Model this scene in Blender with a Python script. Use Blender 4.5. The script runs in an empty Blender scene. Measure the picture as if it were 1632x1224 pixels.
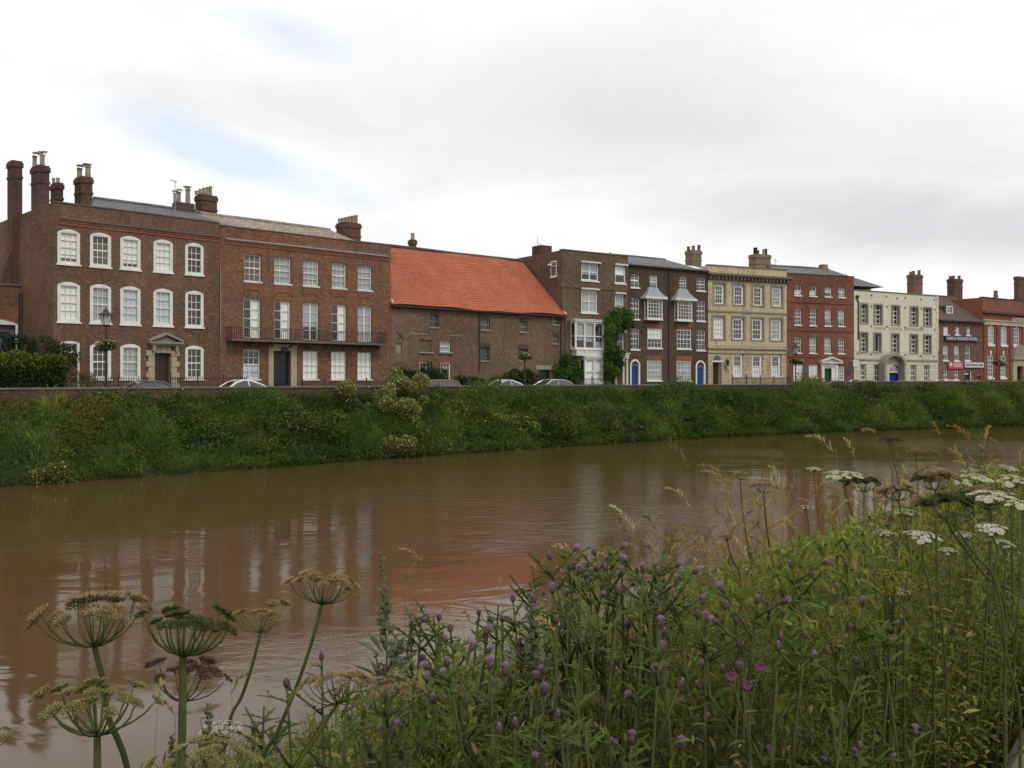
import bpy, math, random
import numpy as np
from mathutils import Vector, Matrix, noise as mnoise
R = math.radians
C = bpy.context.scene.collection
rnd = random.Random(7)
# ---------------------------------------------------------------- camera model (used only to turn measured directions into real points)
F, CX, CY, EYE = 1480.0, 816.0, 605.5, 1.5
WATER_Z = -3.15

# ---------------------------------------------------------------- mesh helper
class MB:
    def __init__(s): s.v = []; s.f = []; s.mi = []; s.m = 0
    def quad(s, a, b, c, d):
        n = len(s.v); s.v += [a, b, c, d]; s.f.append((n, n+1, n+2, n+3)); s.mi.append(s.m)
    def poly(s, pts):
        n = len(s.v); s.v += list(pts); s.f.append(tuple(range(n, n+len(pts)))); s.mi.append(s.m)
    def box(s, x0, x1, y0, y1, z0, z1):
        n = len(s.v)
        s.v += [(x0,y0,z0),(x1,y0,z0),(x1,y1,z0),(x0,y1,z0),(x0,y0,z1),(x1,y0,z1),(x1,y1,z1),(x0,y1,z1)]
        for q in ((0,3,2,1),(4,5,6,7),(0,1,5,4),(1,2,6,5),(2,3,7,6),(3,0,4,7)):
            s.f.append(tuple(n+i for i in q)); s.mi.append(s.m)
        return s
    def prism(s, poly, v0, v1):            # poly in (u,z), counter-clockwise seen from -v
        n = len(s.v); k = len(poly)
        s.v += [(u, v0, z) for u, z in poly] + [(u, v1, z) for u, z in poly]
        s.f.append(tuple(range(n, n+k))); s.mi.append(s.m)
        s.f.append(tuple(range(n+2*k-1, n+k-1, -1))); s.mi.append(s.m)
        for i in range(k):
            j = (i+1) % k
            s.f.append((n+i, n+k+i, n+k+j, n+j)); s.mi.append(s.m)
        return s
    def ringprism(s, outer, inner, v0, v1):  # open strip between two equal-length outlines
        n = len(s.v); k = len(outer)
        for P in (outer, inner):
            for v in (v0, v1): s.v += [(u, v, z) for u, z in P]
        o0, o1, i0, i1 = n, n+k, n+2*k, n+3*k
        for i in range(k-1):
            for q in ((o0+i, i0+i, i0+i+1, o0+i+1), (o1+i, o1+i+1, i1+i+1, i1+i), (o0+i, o0+i+1, o1+i+1, o1+i), (i0+i, i1+i, i1+i+1, i0+i+1)):
                s.f.append(q); s.mi.append(s.m)
        for i in (0, k-1):
            s.f.append((o0+i, o1+i, i1+i, i0+i)); s.mi.append(s.m)
        return s
    def ring(s, u0, u1, z0, z1, w, v0, v1, wb=None, wt=None):
        wb = w if wb is None else wb; wt = w if wt is None else wt
        s.box(u0, u0+w, v0, v1, z0, z1); s.box(u1-w, u1, v0, v1, z0, z1)
        s.box(u0+w, u1-w, v0, v1, z0, z0+wb); s.box(u0+w, u1-w, v0, v1, z1-wt, z1)
        return s
    def tube(s, pts, rad, n=6, cap=True):
        pts = [Vector(p) for p in pts]; k = len(pts)
        if not hasattr(rad, '__len__'): rad = [rad]*k
        base = len(s.v); ref = None
        for i, p in enumerate(pts):
            t = (pts[min(i+1, k-1)] - pts[max(i-1, 0)])
            if t.length < 1e-9: t = Vector((0,0,1))
            t.normalize()
            if ref is None: ref = t.orthogonal().normalized()
            a = (ref - t*ref.dot(t))
            a = a.normalized() if a.length > 1e-6 else t.orthogonal().normalized()
            ref = a; b = t.cross(a)
            for j in range(n):
                an = 2*math.pi*j/n
                s.v.append(tuple(p + (a*math.cos(an) + b*math.sin(an))*rad[i]))
        for i in range(k-1):
            for j in range(n):
                j2 = (j+1) % n
                s.f.append((base+i*n+j, base+i*n+j2, base+(i+1)*n+j2, base+(i+1)*n+j)); s.mi.append(s.m)
        if cap:
            s.f.append(tuple(base+j for j in range(n-1, -1, -1))); s.mi.append(s.m)
            s.f.append(tuple(base+(k-1)*n+j for j in range(n))); s.mi.append(s.m)
        return s
    def lathe(s, prof, c, n=12):           # prof: (r,z) list about vertical axis at c
        base = len(s.v)
        for r, z in prof:
            for j in range(n):
                an = 2*math.pi*j/n
                s.v.append((c[0]+r*math.cos(an), c[1]+r*math.sin(an), c[2]+z))
        for i in range(len(prof)-1):
            for j in range(n):
                j2 = (j+1) % n
                s.f.append((base+i*n+j, base+i*n+j2, base+(i+1)*n+j2, base+(i+1)*n+j)); s.mi.append(s.m)
        s.f.append(tuple(base+j for j in range(n-1, -1, -1))); s.mi.append(s.m)
        s.f.append(tuple(base+(len(prof)-1)*n+j for j in range(n))); s.mi.append(s.m)
        return s
    def build(s, name, mats, parent=None, smooth=False, loc=None):
        me = bpy.data.meshes.new(name); me.from_pydata(s.v, [], s.f)
        if not isinstance(mats, (list, tuple)): mats = [mats]
        for m in mats: me.materials.append(m)
        if len(mats) > 1: me.polygons.foreach_set('material_index', s.mi)
        if smooth: me.polygons.foreach_set('use_smooth', [True]*len(s.f))
        me.update()
        o = bpy.data.objects.new(name, me); C.objects.link(o)
        if parent: o.parent = parent
        if loc: o.location = loc
        return o

def big_mesh(name, verts, faces, cols, mat, parent=None):
    """verts (N,3), faces (M,k) numpy arrays, cols (N,3) -> one mesh object"""
    me = bpy.data.meshes.new(name); M, k = faces.shape
    me.vertices.add(len(verts)); me.vertices.foreach_set('co', verts.astype(np.float32).ravel())
    me.loops.add(M*k); me.loops.foreach_set('vertex_index', faces.astype(np.int32).ravel())
    me.polygons.add(M); me.polygons.foreach_set('loop_start', np.arange(0, M*k, k, dtype=np.int32))
    me.polygons.foreach_set('loop_total', np.full(M, k, dtype=np.int32))
    if cols is not None:
        a = me.color_attributes.new('Col', 'FLOAT_COLOR', 'POINT')
        a.data.foreach_set('color', np.concatenate([cols, np.ones((len(cols), 1))], 1).astype(np.float32).ravel())
    me.materials.append(mat); me.update(calc_edges=True); me.validate()
    o = bpy.data.objects.new(name, me); C.objects.link(o)
    if parent: o.parent = parent
    return o

def tag(o, label=None, cat=None, group=None, kind=None):
    if label: o['label'] = label
    if cat: o['category'] = cat
    if group: o['group'] = group
    if kind: o['kind'] = kind
    return o
def thing(name, label, cat, loc=(0,0,0), rz=0, group=None):
    o = bpy.data.objects.new(name, None); C.objects.link(o)
    o.location = loc; o.rotation_euler = (0, 0, rz); o.empty_display_size = .3
    return tag(o, label, cat, group)
def copy_tree(o, parent=None):
    c = o.copy(); C.objects.link(c); c.parent = parent
    for ch in list(o.children): copy_tree(ch, c)
    return c

# ---------------------------------------------------------------- materials
def newmat(name):
    m = bpy.data.materials.new(name); m.use_nodes = True
    nt = m.node_tree; nt.nodes.clear()
    out = nt.nodes.new('ShaderNodeOutputMaterial')
    return m, nt, out
class N:
    """tiny node builder"""
    def __init__(s, nt): s.nt = nt
    def __call__(s, t, inp=None, **kw):
        n = s.nt.nodes.new('ShaderNode'+t)
        for k, v in kw.items(): setattr(n, k, v)
        for k, v in (inp or {}).items():
            if isinstance(v, bpy.types.NodeSocket): s.nt.links.new(v, n.inputs[k])
            else: n.inputs[k].default_value = v
        return n
    def mix(s, fac, a, b, blend='MIX'):
        n = s.nt.nodes.new('ShaderNodeMix'); n.data_type = 'RGBA'; n.blend_type = blend
        for i, v in ((0, fac), (6, a), (7, b)):
            if isinstance(v, bpy.types.NodeSocket): s.nt.links.new(v, n.inputs[i])
            else: n.inputs[i].default_value = v if i == 0 else (*v[:3], 1)
        return n.outputs[2]
    def math(s, op, a, b=0.0, c=None, clamp=False):
        n = s.nt.nodes.new('ShaderNodeMath'); n.operation = op; n.use_clamp = clamp
        for i, v in enumerate((a, b) if c is None else (a, b, c)):
            if isinstance(v, bpy.types.NodeSocket): s.nt.links.new(v, n.inputs[i])
            else: n.inputs[i].default_value = v
        return n.outputs[0]
    def ramp(s, fac, stops):
        n = s.nt.nodes.new('ShaderNodeValToRGB'); e = n.color_ramp.elements
        while len(e) < len(stops): e.new(.5)
        for el, (p, c) in zip(e, stops):
            el.position = p; el.color = (*c, 1) if hasattr(c, '__len__') else (c, c, c, 1)
        s.nt.links.new(fac, n.inputs[0]); return n.outputs[0]
    def noise(s, vec, scale, detail=4, rough=.6, dist=0):
        n = s('TexNoise', {'Vector': vec, 'Scale': scale, 'Detail': detail, 'Roughness': rough, 'Distortion': dist})
        return n.outputs[0]
def principled(nt, out, col, rough=.8, bump=None, bstr=.5, bdist=.02, **kw):
    g = N(nt); b = g('BsdfPrincipled', {'Roughness': rough})
    if isinstance(col, bpy.types.NodeSocket): nt.links.new(col, b.inputs['Base Color'])
    else: b.inputs['Base Color'].default_value = (*col, 1)
    for k, v in kw.items():
        key = k.replace('_', ' ')
        if isinstance(v, bpy.types.NodeSocket): nt.links.new(v, b.inputs[key])
        else: b.inputs[key].default_value = v
    if bump is not None:
        bp = g('Bump', {'Height': bump, 'Strength': bstr, 'Distance': bdist})
        nt.links.new(bp.outputs[0], b.inputs['Normal'])
    nt.links.new(b.outputs[0], out.inputs[0]); return b

def m_paint(name, col, rough=.6, var=.18, scale=2.5, **kw):
    m, nt, out = newmat(name); g = N(nt)
    tc = g('TexCoord').outputs['Object']
    n = g.noise(tc, scale, 5, .65)
    c = g.mix(g.ramp(n, [(.3, 0.0), (.75, 1.0)]), [x*(1-var) for x in col], [min(1, x*(1+var*.5)) for x in col])
    principled(nt, out, c, rough, **kw); return m

def m_brick(name, c1, c2, mortar, stain, soot=.55, patch=None, patch_amt=0.0, seed=0.0, zsoot=None):
    """brick in bond; stain = lighter/redder repair colour, soot = strength of dark weathering"""
    m, nt, out = newmat(name); g = N(nt)
    tc = g('TexCoord').outputs['Object']
    sp = g('SeparateXYZ', {0: tc})
    u = g.math('ADD', sp.outputs[0], sp.outputs[1])
    vec = g('CombineXYZ', {0: u, 1: sp.outputs[2], 2: 0.0}).outputs[0]
    off = g('VectorMath', {0: tc, 1: (seed*7.3, seed*3.1, seed*5.7)}, operation='ADD').outputs[0]
    br = g('TexBrick', {'Vector': vec, 'Color1': (*c1, 1), 'Color2': (*c2, 1), 'Mortar': (*mortar, 1), 'Scale': 1.0, 'Mortar Size': .009, 'Mortar Smooth': .2, 'Bias': -.1, 'Brick Width': .235, 'Row Height': .078})
    col = br.outputs['Color']
    n1 = g.noise(off, .35, 5, .62, .4)
    n2 = g.noise(off, 1.6, 6, .7, .3)
    n3 = g.noise(off, 7.0, 4, .75)
    n6 = g.noise(g('VectorMath', {0: off, 1: (3.6, 3.6, 9.0)}, operation='MULTIPLY').outputs[0], 1.0, 3, .8)
    # streaks running down
    st = g('VectorMath', {0: off, 1: (2.2, 2.2, .22)}, operation='MULTIPLY').outputs[0]
    n4 = g.noise(st, 1.0, 4, .6)
    col = g.mix(g.math('MULTIPLY', g.ramp(n1, [(.44, 0.0), (.60, 1.0)]), .85), col, stain)
    col = g.mix(g.math('MULTIPLY', g.ramp(n2, [(.45, 0.0), (.72, 1.0)]), soot), col, [x*.55 for x in c1])
    col = g.mix(g.math('MULTIPLY', g.ramp(n4, [(.5, 0.0), (.75, 1.0)]), soot*.7), col, [x*.5 for x in c2])
    n0 = g.noise(off, .16, 3, .55, .6)
    col = g.mix(1.0, col, g.ramp(n0, [(.35, .74), (.65, 1.22)]), 'MULTIPLY')
    if patch:
        n5 = g.noise(off, .8, 3, .5, .8)
        col = g.mix(g.math('MULTIPLY', g.ramp(n5, [(.55, 0.0), (.62, 1.0)]), patch_amt), col, patch)
    col = g.mix(g.math('MULTIPLY', g.ramp(n3, [(.42, 0.0), (.64, 1.0)]), .6), col, [x*.5 for x in c1])
    col = g.mix(g.math('MULTIPLY', g.ramp(n6, [(.5, 0.0), (.66, 1.0)]), .65), col, [min(1, x*1.7) for x in stain])
    sz = 1.0
    principled(nt, out, col, .9, bump=g.math('ADD', g.math('MULTIPLY', br.outputs['Fac'], -1.0), n3), bstr=.6, bdist=.01, Specular_IOR_Level=.2)
    return m

def m_stone(name, c1, c2, dark, streak=.6, course=None, seed=0.0, low=None):
    """render or ashlar, with dirt; course=(w,h) draws joints"""
    m, nt, out = newmat(name); g = N(nt)
    tc = g('TexCoord').outputs['Object']
    off = g('VectorMath', {0: tc, 1: (seed*7.3, seed*3.1, seed*5.7)}, operation='ADD').outputs[0]
    n1 = g.noise(off, .5, 5, .6, .3); n2 = g.noise(off, 3.0, 6, .7)
    st = g('VectorMath', {0: off, 1: (3.0, 3.0, .3)}, operation='MULTIPLY').outputs[0]
    n4 = g.noise(st, 1.0, 5, .65)
    col = g.mix(g.ramp(n1, [(.35, 0.0), (.68, 1.0)]), c1, c2)
    col = g.mix(g.math('MULTIPLY', g.ramp(n2, [(.5, 0.0), (.78, 1.0)]), streak*.8), col, dark)
    col = g.mix(g.math('MULTIPLY', g.ramp(n4, [(.52, 0.0), (.8, 1.0)]), streak), col, dark)
    bump = n2
    if course:
        sp = g('SeparateXYZ', {0: tc})
        u = g.math('ADD', sp.outputs[0], sp.outputs[1])
        vec = g('CombineXYZ', {0: u, 1: sp.outputs[2], 2: 0.0}).outputs[0]
        br = g('TexBrick', {'Vector': vec, 'Color1': (1,1,1,1), 'Color2': (.86,.86,.86,1), 'Mortar': (.45,.43,.4,1), 'Scale': 1.0, 'Mortar Size': .018, 'Mortar Smooth': .1, 'Brick Width': course[0], 'Row Height': course[1]})
        if low is not None:
            z = g.math('LESS_THAN', sp.outputs[2], low)
            col = g.mix(z, col, g.mix(1.0, col, br.outputs['Color'], 'MULTIPLY'))
        else: col = g.mix(1.0, col, br.outputs['Color'], 'MULTIPLY')
    principled(nt, out, col, .85, bump=bump, bstr=.3, bdist=.02, Specular_IOR_Level=.25); return m

def m_tiles(name, c1, c2, c3, w, h, moss=None, moss_amt=0.0, rough=.8, bump=.03):
    m, nt, out = newmat(name); g = N(nt)
    tc = g('TexCoord').outputs['Object']; sp = g('SeparateXYZ', {0: tc})
    vec = g('CombineXYZ', {0: sp.outputs[0], 1: g.math('MULTIPLY', sp.outputs[2], 1.4), 2: 0.0}).outputs[0]
    br = g('TexBrick', {'Vector': vec, 'Color1': (*c1, 1), 'Color2': (*c2, 1), 'Mortar': (*[x*.42 for x in c1], 1), 'Scale': 1.0, 'Mortar Size': .022, 'Mortar Smooth': .6, 'Bias': 0.0, 'Brick Width': w, 'Row Height': h}, offset=.5)
    n1 = g.noise(tc, .45, 5, .6, .3); n2 = g.noise(tc, 3.5, 5, .7)
    col = g.mix(g.math('MULTIPLY', g.ramp(n1, [(.4, 0.0), (.7, 1.0)]), .7), br.outputs['Color'], c3)
    if moss: col = g.mix(g.math('MULTIPLY', g.ramp(n2, [(.5, 0.0), (.62, 1.0)]), moss_amt), col, moss)
    wv = g('TexWave', {'Vector': vec, 'Scale': 1.0/w*.16*2, 'Distortion': 0.0}, wave_type='BANDS', bands_direction='X').outputs[0]
    principled(nt, out, col, rough, bump=g.math('ADD', wv, g.math('MULTIPLY', br.outputs['Fac'], -1.0)), bstr=.7, bdist=bump, Specular_IOR_Level=.3); return m

def m_leaf(name, trans=.35, rough=.7, sat=1.0):
    m, nt, out = newmat(name); g = N(nt)
    col = g('VertexColor', layer_name='Col').outputs[0]
    b = g('BsdfPrincipled', {'Base Color': col, 'Roughness': rough, 'Specular IOR Level': .12})
    t = g('BsdfTranslucent', {'Color': g.mix(1.0, col, (1.35, 1.35, .6), 'MULTIPLY')})
    mx = g('MixShader', {0: trans, 1: b.outputs[0], 2: t.outputs[0]})
    nt.links.new(mx.outputs[0], out.inputs[0]); return m

def m_glass(name, tint=(.02,.022,.025), refl=.07):
    m, nt, out = newmat(name); g = N(nt)
    lw = g.math('POWER', g('LayerWeight', {'Blend': .5}).outputs['Facing'], 3.0)
    tc = g('TexCoord').outputs['Object']
    bp = g('Bump', {'Height': g.noise(tc, 2.5, 2, .5), 'Strength': .12, 'Distance': .02})
    gl = g('BsdfGlossy', {'Color': (.95,.97,1,1), 'Roughness': .02, 'Normal': bp.outputs[0]})
    tr = g('BsdfTransparent', {'Color': (.98,.99,.985,1)})
    fac = g.math('ADD', g.math('MULTIPLY', lw, .75), refl, clamp=True)
    mx = g('MixShader', {0: fac, 1: tr.outputs[0], 2: gl.outputs[0]})
    nt.links.new(mx.outputs[0], out.inputs[0]); return m

M = {}
M['white'] = m_paint('white_paint', (.75,.735,.675), .5, .18)
M['offwhite'] = m_paint('aged_white_paint', (.66,.65,.58), .6, .25)
M['blind'] = m_paint('blind_cloth', (.93,.93,.87), .9, .06, 1.0)
M['bluenet'] = m_paint('net_curtain', (.58,.68,.74), .9, .12, 1.0)
M['netgrey'] = m_paint('grey_net_curtain', (.42,.43,.42), .9, .25, 1.5)
M['glass'] = m_glass('window_glass')
M['iron'] = m_paint('black_iron', (.018,.017,.018), .5)
M['ironrust'] = m_paint('dark_rusty_iron', (.045,.03,.026), .7, .4, 8)
M['lead'] = m_paint('grey_lead', (.30,.31,.33), .5, .25)
M['b1'] = m_brick('brown_brick', (.170,.104,.068), (.112,.070,.050), (.16,.13,.10), (.185,.096,.060), .6, patch=(.25,.155,.105), patch_amt=.3, seed=1)
M['b1low'] = M['b1']
M['b2'] = m_brick('red_brown_brick', (.19,.100,.063), (.13,.072,.050), (.17,.135,.10), (.24,.108,.058), .55, seed=2)
M['b3'] = m_brick('mottled_old_brick', (.19,.125,.078), (.11,.07,.05), (.19,.155,.115), (.15,.115,.076), .65, patch=(.20,.092,.055), patch_amt=.55, seed=3)
M['b4'] = m_brick('dun_brick', (.145,.105,.072), (.095,.07,.052), (.13,.11,.085), (.16,.105,.066), .6, seed=4)
M['b5'] = m_brick('dark_brown_brick', (.098,.067,.047), (.066,.046,.036), (.095,.08,.062), (.115,.07,.046), .45, seed=5)
M['b7'] = m_brick('plum_red_brick', (.205,.084,.056), (.14,.06,.045), (.17,.12,.09), (.23,.088,.056), .45, seed=7)
M['b9'] = m_brick('grey_brown_brick', (.19,.125,.09), (.13,.085,.066), (.17,.14,.115), (.21,.115,.078), .4, seed=9)
M['b10'] = m_brick('bank_red_brick', (.25,.090,.058), (.17,.064,.046), (.2,.12,.09), (.27,.095,.06), .35, seed=10)
M['bwall'] = m_brick('river_wall_brick', (.135,.070,.045), (.095,.05,.036), (.12,.09,.07), (.10,.075,.045), .7, seed=11)
M['bch'] = m_brick('chimney_brick', (.12,.07,.052), (.08,.05,.04), (.12,.1,.08), (.13,.068,.05), .6, seed=12)
M['bchy'] = m_brick('stock_chimney_brick', (.25,.20,.125), (.18,.145,.095), (.2,.17,.13), (.22,.16,.10), .75, seed=13)
M['rubbed'] = m_brick('rubbed_red_brick', (.245,.088,.052), (.195,.075,.046), (.21,.12,.085), (.26,.10,.058), .2, seed=14)
M['stone'] = m_stone('buff_stone', (.57,.46,.29), (.46,.375,.24), (.15,.12,.08), .85, seed=1, course=(.9,.42), low=5.1)
M['stonetrim'] = m_stone('grey_stone_trim', (.30,.27,.2), (.24,.215,.165), (.085,.075,.06), .6, seed=2)
M['cornice'] = m_stone('dirty_stone_cornice', (.23,.20,.145), (.17,.15,.115), (.06,.052,.042), .8, seed=3)
M['cream'] = m_stone('cream_render', (.60,.56,.42), (.66,.63,.50), (.32,.27,.2), .55, seed=4, course=(1.1,.36), low=4.9)
M['doorstone'] = m_stone('doorcase_stone', (.42,.35,.23), (.36,.3,.2), (.16,.12,.085), .5, seed=5)
M['greystone'] = m_stone('weathered_grey_stone', (.30,.27,.21), (.25,.225,.18), (.11,.1,.08), .5, seed=6)
M['coping'] = m_stone('concrete_coping', (.15,.14,.12), (.11,.1,.09), (.05,.048,.04), .6, seed=7)
M['nearstone'] = m_stone('pinkish_coping_stone', (.17,.125,.105), (.135,.105,.095), (.06,.05,.042), .7, seed=8)
M['slate'] = m_tiles('grey_slate', (.145,.15,.155), (.105,.11,.117), (.175,.178,.172), .32, .24, moss=(.16,.15,.11), moss_amt=.35, bump=.012)
M['stoneslate'] = m_tiles('mottled_stone_tiles', (.33,.28,.205), (.26,.22,.165), (.36,.31,.24), .42, .3, moss=(.13,.085,.055), moss_amt=.85, bump=.02)
M['pantile'] = m_tiles('orange_pantiles', (.46,.128,.060), (.36,.098,.05), (.48,.155,.075), .27, .33, moss=(.28,.085,.05), moss_amt=.5, rough=.7, bump=.05)
M['plaintile'] = m_tiles('plum_plain_tiles', (.12,.078,.066), (.085,.058,.052), (.145,.09,.072), .22, .2, bump=.012)
M['pot'] = m_paint('buff_clay_pot', (.31,.26,.195), .8, .3)
M['potred'] = m_paint('red_clay_pot', (.22,.09,.06), .8, .3)
M['soot'] = m_paint('soot', (.012,.011,.01), .95)
M['bluedoor'] = m_paint('blue_door_paint', (.012,.05,.22), .35, .15)
M['navy'] = m_paint('navy_board', (.012,.016,.05), .5, .1)
M['greendoor'] = m_paint('green_door_paint', (.012,.07,.045), .4, .1)
M['browndoor'] = m_paint('brown_door_wood', (.05,.026,.018), .5, .25, 4)
M['blackdoor'] = m_paint('black_door_paint', (.012,.014,.016), .35, .1)
M['reddoor'] = m_paint('red_door_paint', (.24,.022,.016), .5, .2)
M['banner'] = m_paint('red_banner', (.52,.055,.085), .6, .1)
M['signwhite'] = m_paint('white_sign', (.62,.62,.6), .5, .1)
M['letterdark'] = m_paint('dark_letter', (.09,.1,.11), .6)
M['faded'] = m_stone('faded_letter_paint', (.42,.34,.24), (.5,.42,.3), (.3,.23,.16), .7, seed=9)
M['asphalt'] = m_paint('asphalt', (.052,.052,.053), .9, .25, 6)
M['pave'] = m_paint('pavement_slabs', (.2,.19,.175), .9, .2, 3)
M['rubber'] = m_paint('tyre_rubber', (.015,.015,.015), .8)
M['alloy'] = m_paint('wheel_alloy', (.4,.4,.41), .35, .1)
M['black'] = m_paint('black_trim', (.012,.012,.013), .5)
M['sticker'] = m_paint('white_label', (.7,.7,.7), .5, .05)
def carpaint(name, col, coat=1.0):
    m, nt, out = newmat(name); g = N(nt)
    principled(nt, out, col, .35, Coat_Weight=coat, Coat_Roughness=.05, Metallic=.25); return m
def m_carglass():
    m, nt, out = newmat('car_glass')
    principled(nt, out, (.015,.018,.02), .04, Specular_IOR_Level=.9, Coat_Weight=.6); return m
M['carglass'] = m_carglass()
M['leaf'] = m_leaf('leaves')
M['leafnear'] = m_leaf('near_leaves', .45)
M['headlight'] = m_paint('lamp_lens', (.6,.6,.62), .1, .05)
M['taillight'] = m_paint('red_lens', (.3,.01,.01), .15, .05)
# ================================================================= HOUSES
class House:
    def __init__(s, name, label, px0, D0, px1, D1, crop, wall, top, depth=11.0, cat='house', group='terrace along the far quay'):
        s.P0 = Vector(((px0-CX)/F*D0, D0)); P1 = Vector(((px1-CX)/F*D1, D1))
        s.d = (P1-s.P0); s.L = s.d.length; s.d.normalize(); s.n = Vector((-s.d.y, s.d.x))
        s.root = thing(name, label, cat, (s.P0.x, s.P0.y, 0), math.atan2(s.d.y, s.d.x), group)
        s.crop = crop; s.wall = wall; s.top = top; s.depth = depth; s.holes = []; s.u0 = .012; s.u1 = s.L-.012
        s.side_top = top
    def px(s, x, y): ox, oy, k = s.crop; return ox+x/k, oy+y/k
    def uz_px(s, px, py, v=0.0):
        k = (px-CX)/F; Q = s.P0 + s.n*v
        u = (k*Q.y - Q.x)/(s.d.x - k*s.d.y); D = Q.y + u*s.d.y
        return u, EYE + (CY-py)*D/F
    def uz(s, x, y, v=0.0): return s.uz_px(*s.px(x, y), v)
    def U(s, x, v=0.0): return s.uz(x, 0, v)[0]
    def Z(s, x, y, v=0.0): return s.uz(x, y, v)[1]
    def world(s, u, v, z): p = s.P0 + s.d*u + s.n*v; return Vector((p.x, p.y, z))
    def rect(s, x0, x1, y0, y1, v=0.0):
        xm = (x0+x1)/2
        return s.U(x0, v), s.U(x1, v), s.Z(xm, y1, v), s.Z(xm, y0, v)
    def hole(s, u0, u1, z0, z1): s.holes.append((u0, u1, z0, z1))
    def build_wall(s, parapet=True, name='wall', reveal=.3):
        us = sorted({s.u0, s.u1, *[h[0] for h in s.holes], *[h[1] for h in s.holes]})
        zs = sorted({-.3, s.top, *[h[2] for h in s.holes], *[h[3] for h in s.holes]})
        us = [u for u in us if s.u0-1e-6 <= u <= s.u1+1e-6]
        b = MB()
        for i in range(len(us)-1):
            for j in range(len(zs)-1):
                uc, zc = (us[i]+us[i+1])/2, (zs[j]+zs[j+1])/2
                if any(h[0] < uc < h[1] and h[2] < zc < h[3] for h in s.holes): continue
                b.quad((us[i],0,zs[j]), (us[i+1],0,zs[j]), (us[i+1],0,zs[j+1]), (us[i],0,zs[j+1]))
        for (a, c, z0, z1) in s.holes:
            b.quad((a,0,z0), (a,0,z1), (a,reveal,z1), (a,reveal,z0)); b.quad((c,0,z0), (c,reveal,z0), (c,reveal,z1), (c,0,z1))
            b.quad((a,0,z1), (c,0,z1), (c,reveal,z1), (a,reveal,z1)); b.quad((a,0,z0), (a,reveal,z0), (c,reveal,z0), (c,0,z0))
        T, D = s.top, s.depth
        b.quad((s.u0,D,-.3), (s.u0,0,-.3), (s.u0,0,T), (s.u0,D,s.side_top))
        b.quad((s.u1,0,-.3), (s.u1,D,-.3), (s.u1,D,s.side_top), (s.u1,0,T))
        b.quad((s.u1,D,-.3), (s.u0,D,-.3), (s.u0,D,s.side_top), (s.u1,D,s.side_top))
        if parapet:
            b.quad((s.u0,0,T), (s.u1,0,T), (s.u1,.35,T), (s.u0,.35,T))
            b.quad((s.u1,.35,T-1.3), (s.u0,.35,T-1.3), (s.u0,.35,T), (s.u1,.35,T))
            for a, c in ((s.u0, s.u0+.3), (s.u1-.3, s.u1)):
                b.quad((a,.35,T), (c,.35,T), (c,D,s.side_top), (a,D,s.side_top))
                e = c if a == s.u0 else a
                b.quad((e,.35,T-1.3), (e,D,T-1.3), (e,D,s.side_top), (e,.35,T))
        s.wallobj = b.build(name, s.wall, s.root); return s.wallobj
    def part(s, mb, name, mat, parent=None, **k): return mb.build(name, mat, parent or s.root, **k)
    # ---- a window with frame, glazing bars, pane, blind and sill
    def win(s, rect, nx=3, ny=4, fw=.08, rec=.13, state='dark', sill=.09, arch=0.0, proud=0.0, mun=.034, mid=True, frame='white', surround=None, sillmat='white', gap=0.0, hole=True, lab=None, mull=None, bottom=None):
        u0, u1, z0, z1 = rect
        zt = z1-arch
        if hole: s.hole(u0-.008, u1+.008, z0, zt+.008)
        f = MB(); v0, v1 = rec-proud, rec+.1
        if proud: v0 = -proud
        bw = bottom if bottom is not None else fw*.9
        f.ring(u0, u1, z0, zt, fw, v0, v1, wb=bw, wt=fw if not arch else .05)
        if arch:
            n = 10; ol = [(u0+(u1-u0)*i/n, zt+arch*(1-(2*i/n-1)**2)) for i in range(n+1)]
            il = [(u0+(u1-u0)*i/n, zt-.005) for i in range(n+1)]
            f.ringprism(ol, il, -abs(proud)-.012, .12)
        a0, a1, c0, c1 = u0+fw, u1-fw, z0+bw, zt-(fw if not arch else .05)
        w = mun/2
        for i in range(1, nx):
            x = a0+(a1-a0)*i/nx; ww = w if not (mull and i in mull) else mull[i]/2
            f.box(x-ww, x+ww, rec+.02, rec+.075, c0, c1)
        xs = [a0+(a1-a0)*i/nx for i in range(nx+1)]
        for j in range(1, ny):
            z = c0+(c1-c0)*j/ny; h = w if not (mid and j*2 == ny) else .045
            for i in range(nx):
                f.box(xs[i]+(w if i else 0)-.0, xs[i+1]-(w if i < nx-1 else 0), rec+.018, rec+.073, z-h, z+h)
        fo = s.part(f, 'window', M[frame])
        if lab: fo['label'] = lab
        g = MB(); g.quad((a0,rec+.06,c0), (a1,rec+.06,c0), (a1,rec+.06,c1), (a0,rec+.06,c1))
        s.part(g, 'pane', M['glass'], fo)
        hgt = c1-c0
        bl = {'blind': ('blind', 'blind', 0, 1), 'bluenet': ('net_curtain', 'bluenet', 0, 1), 'netgrey': ('net_curtain', 'netgrey', 0, 1),
              'low': ('net_curtain', 'bluenet', 0, .5), 'lowwhite': ('net_curtain', 'blind', 0, .52), 'up': ('blind', 'blind', .45, 1), 'upgrey': ('blind', 'netgrey', .35, 1), 'side': ('curtain', 'blind', 0, 1)}.get(state)
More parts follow.
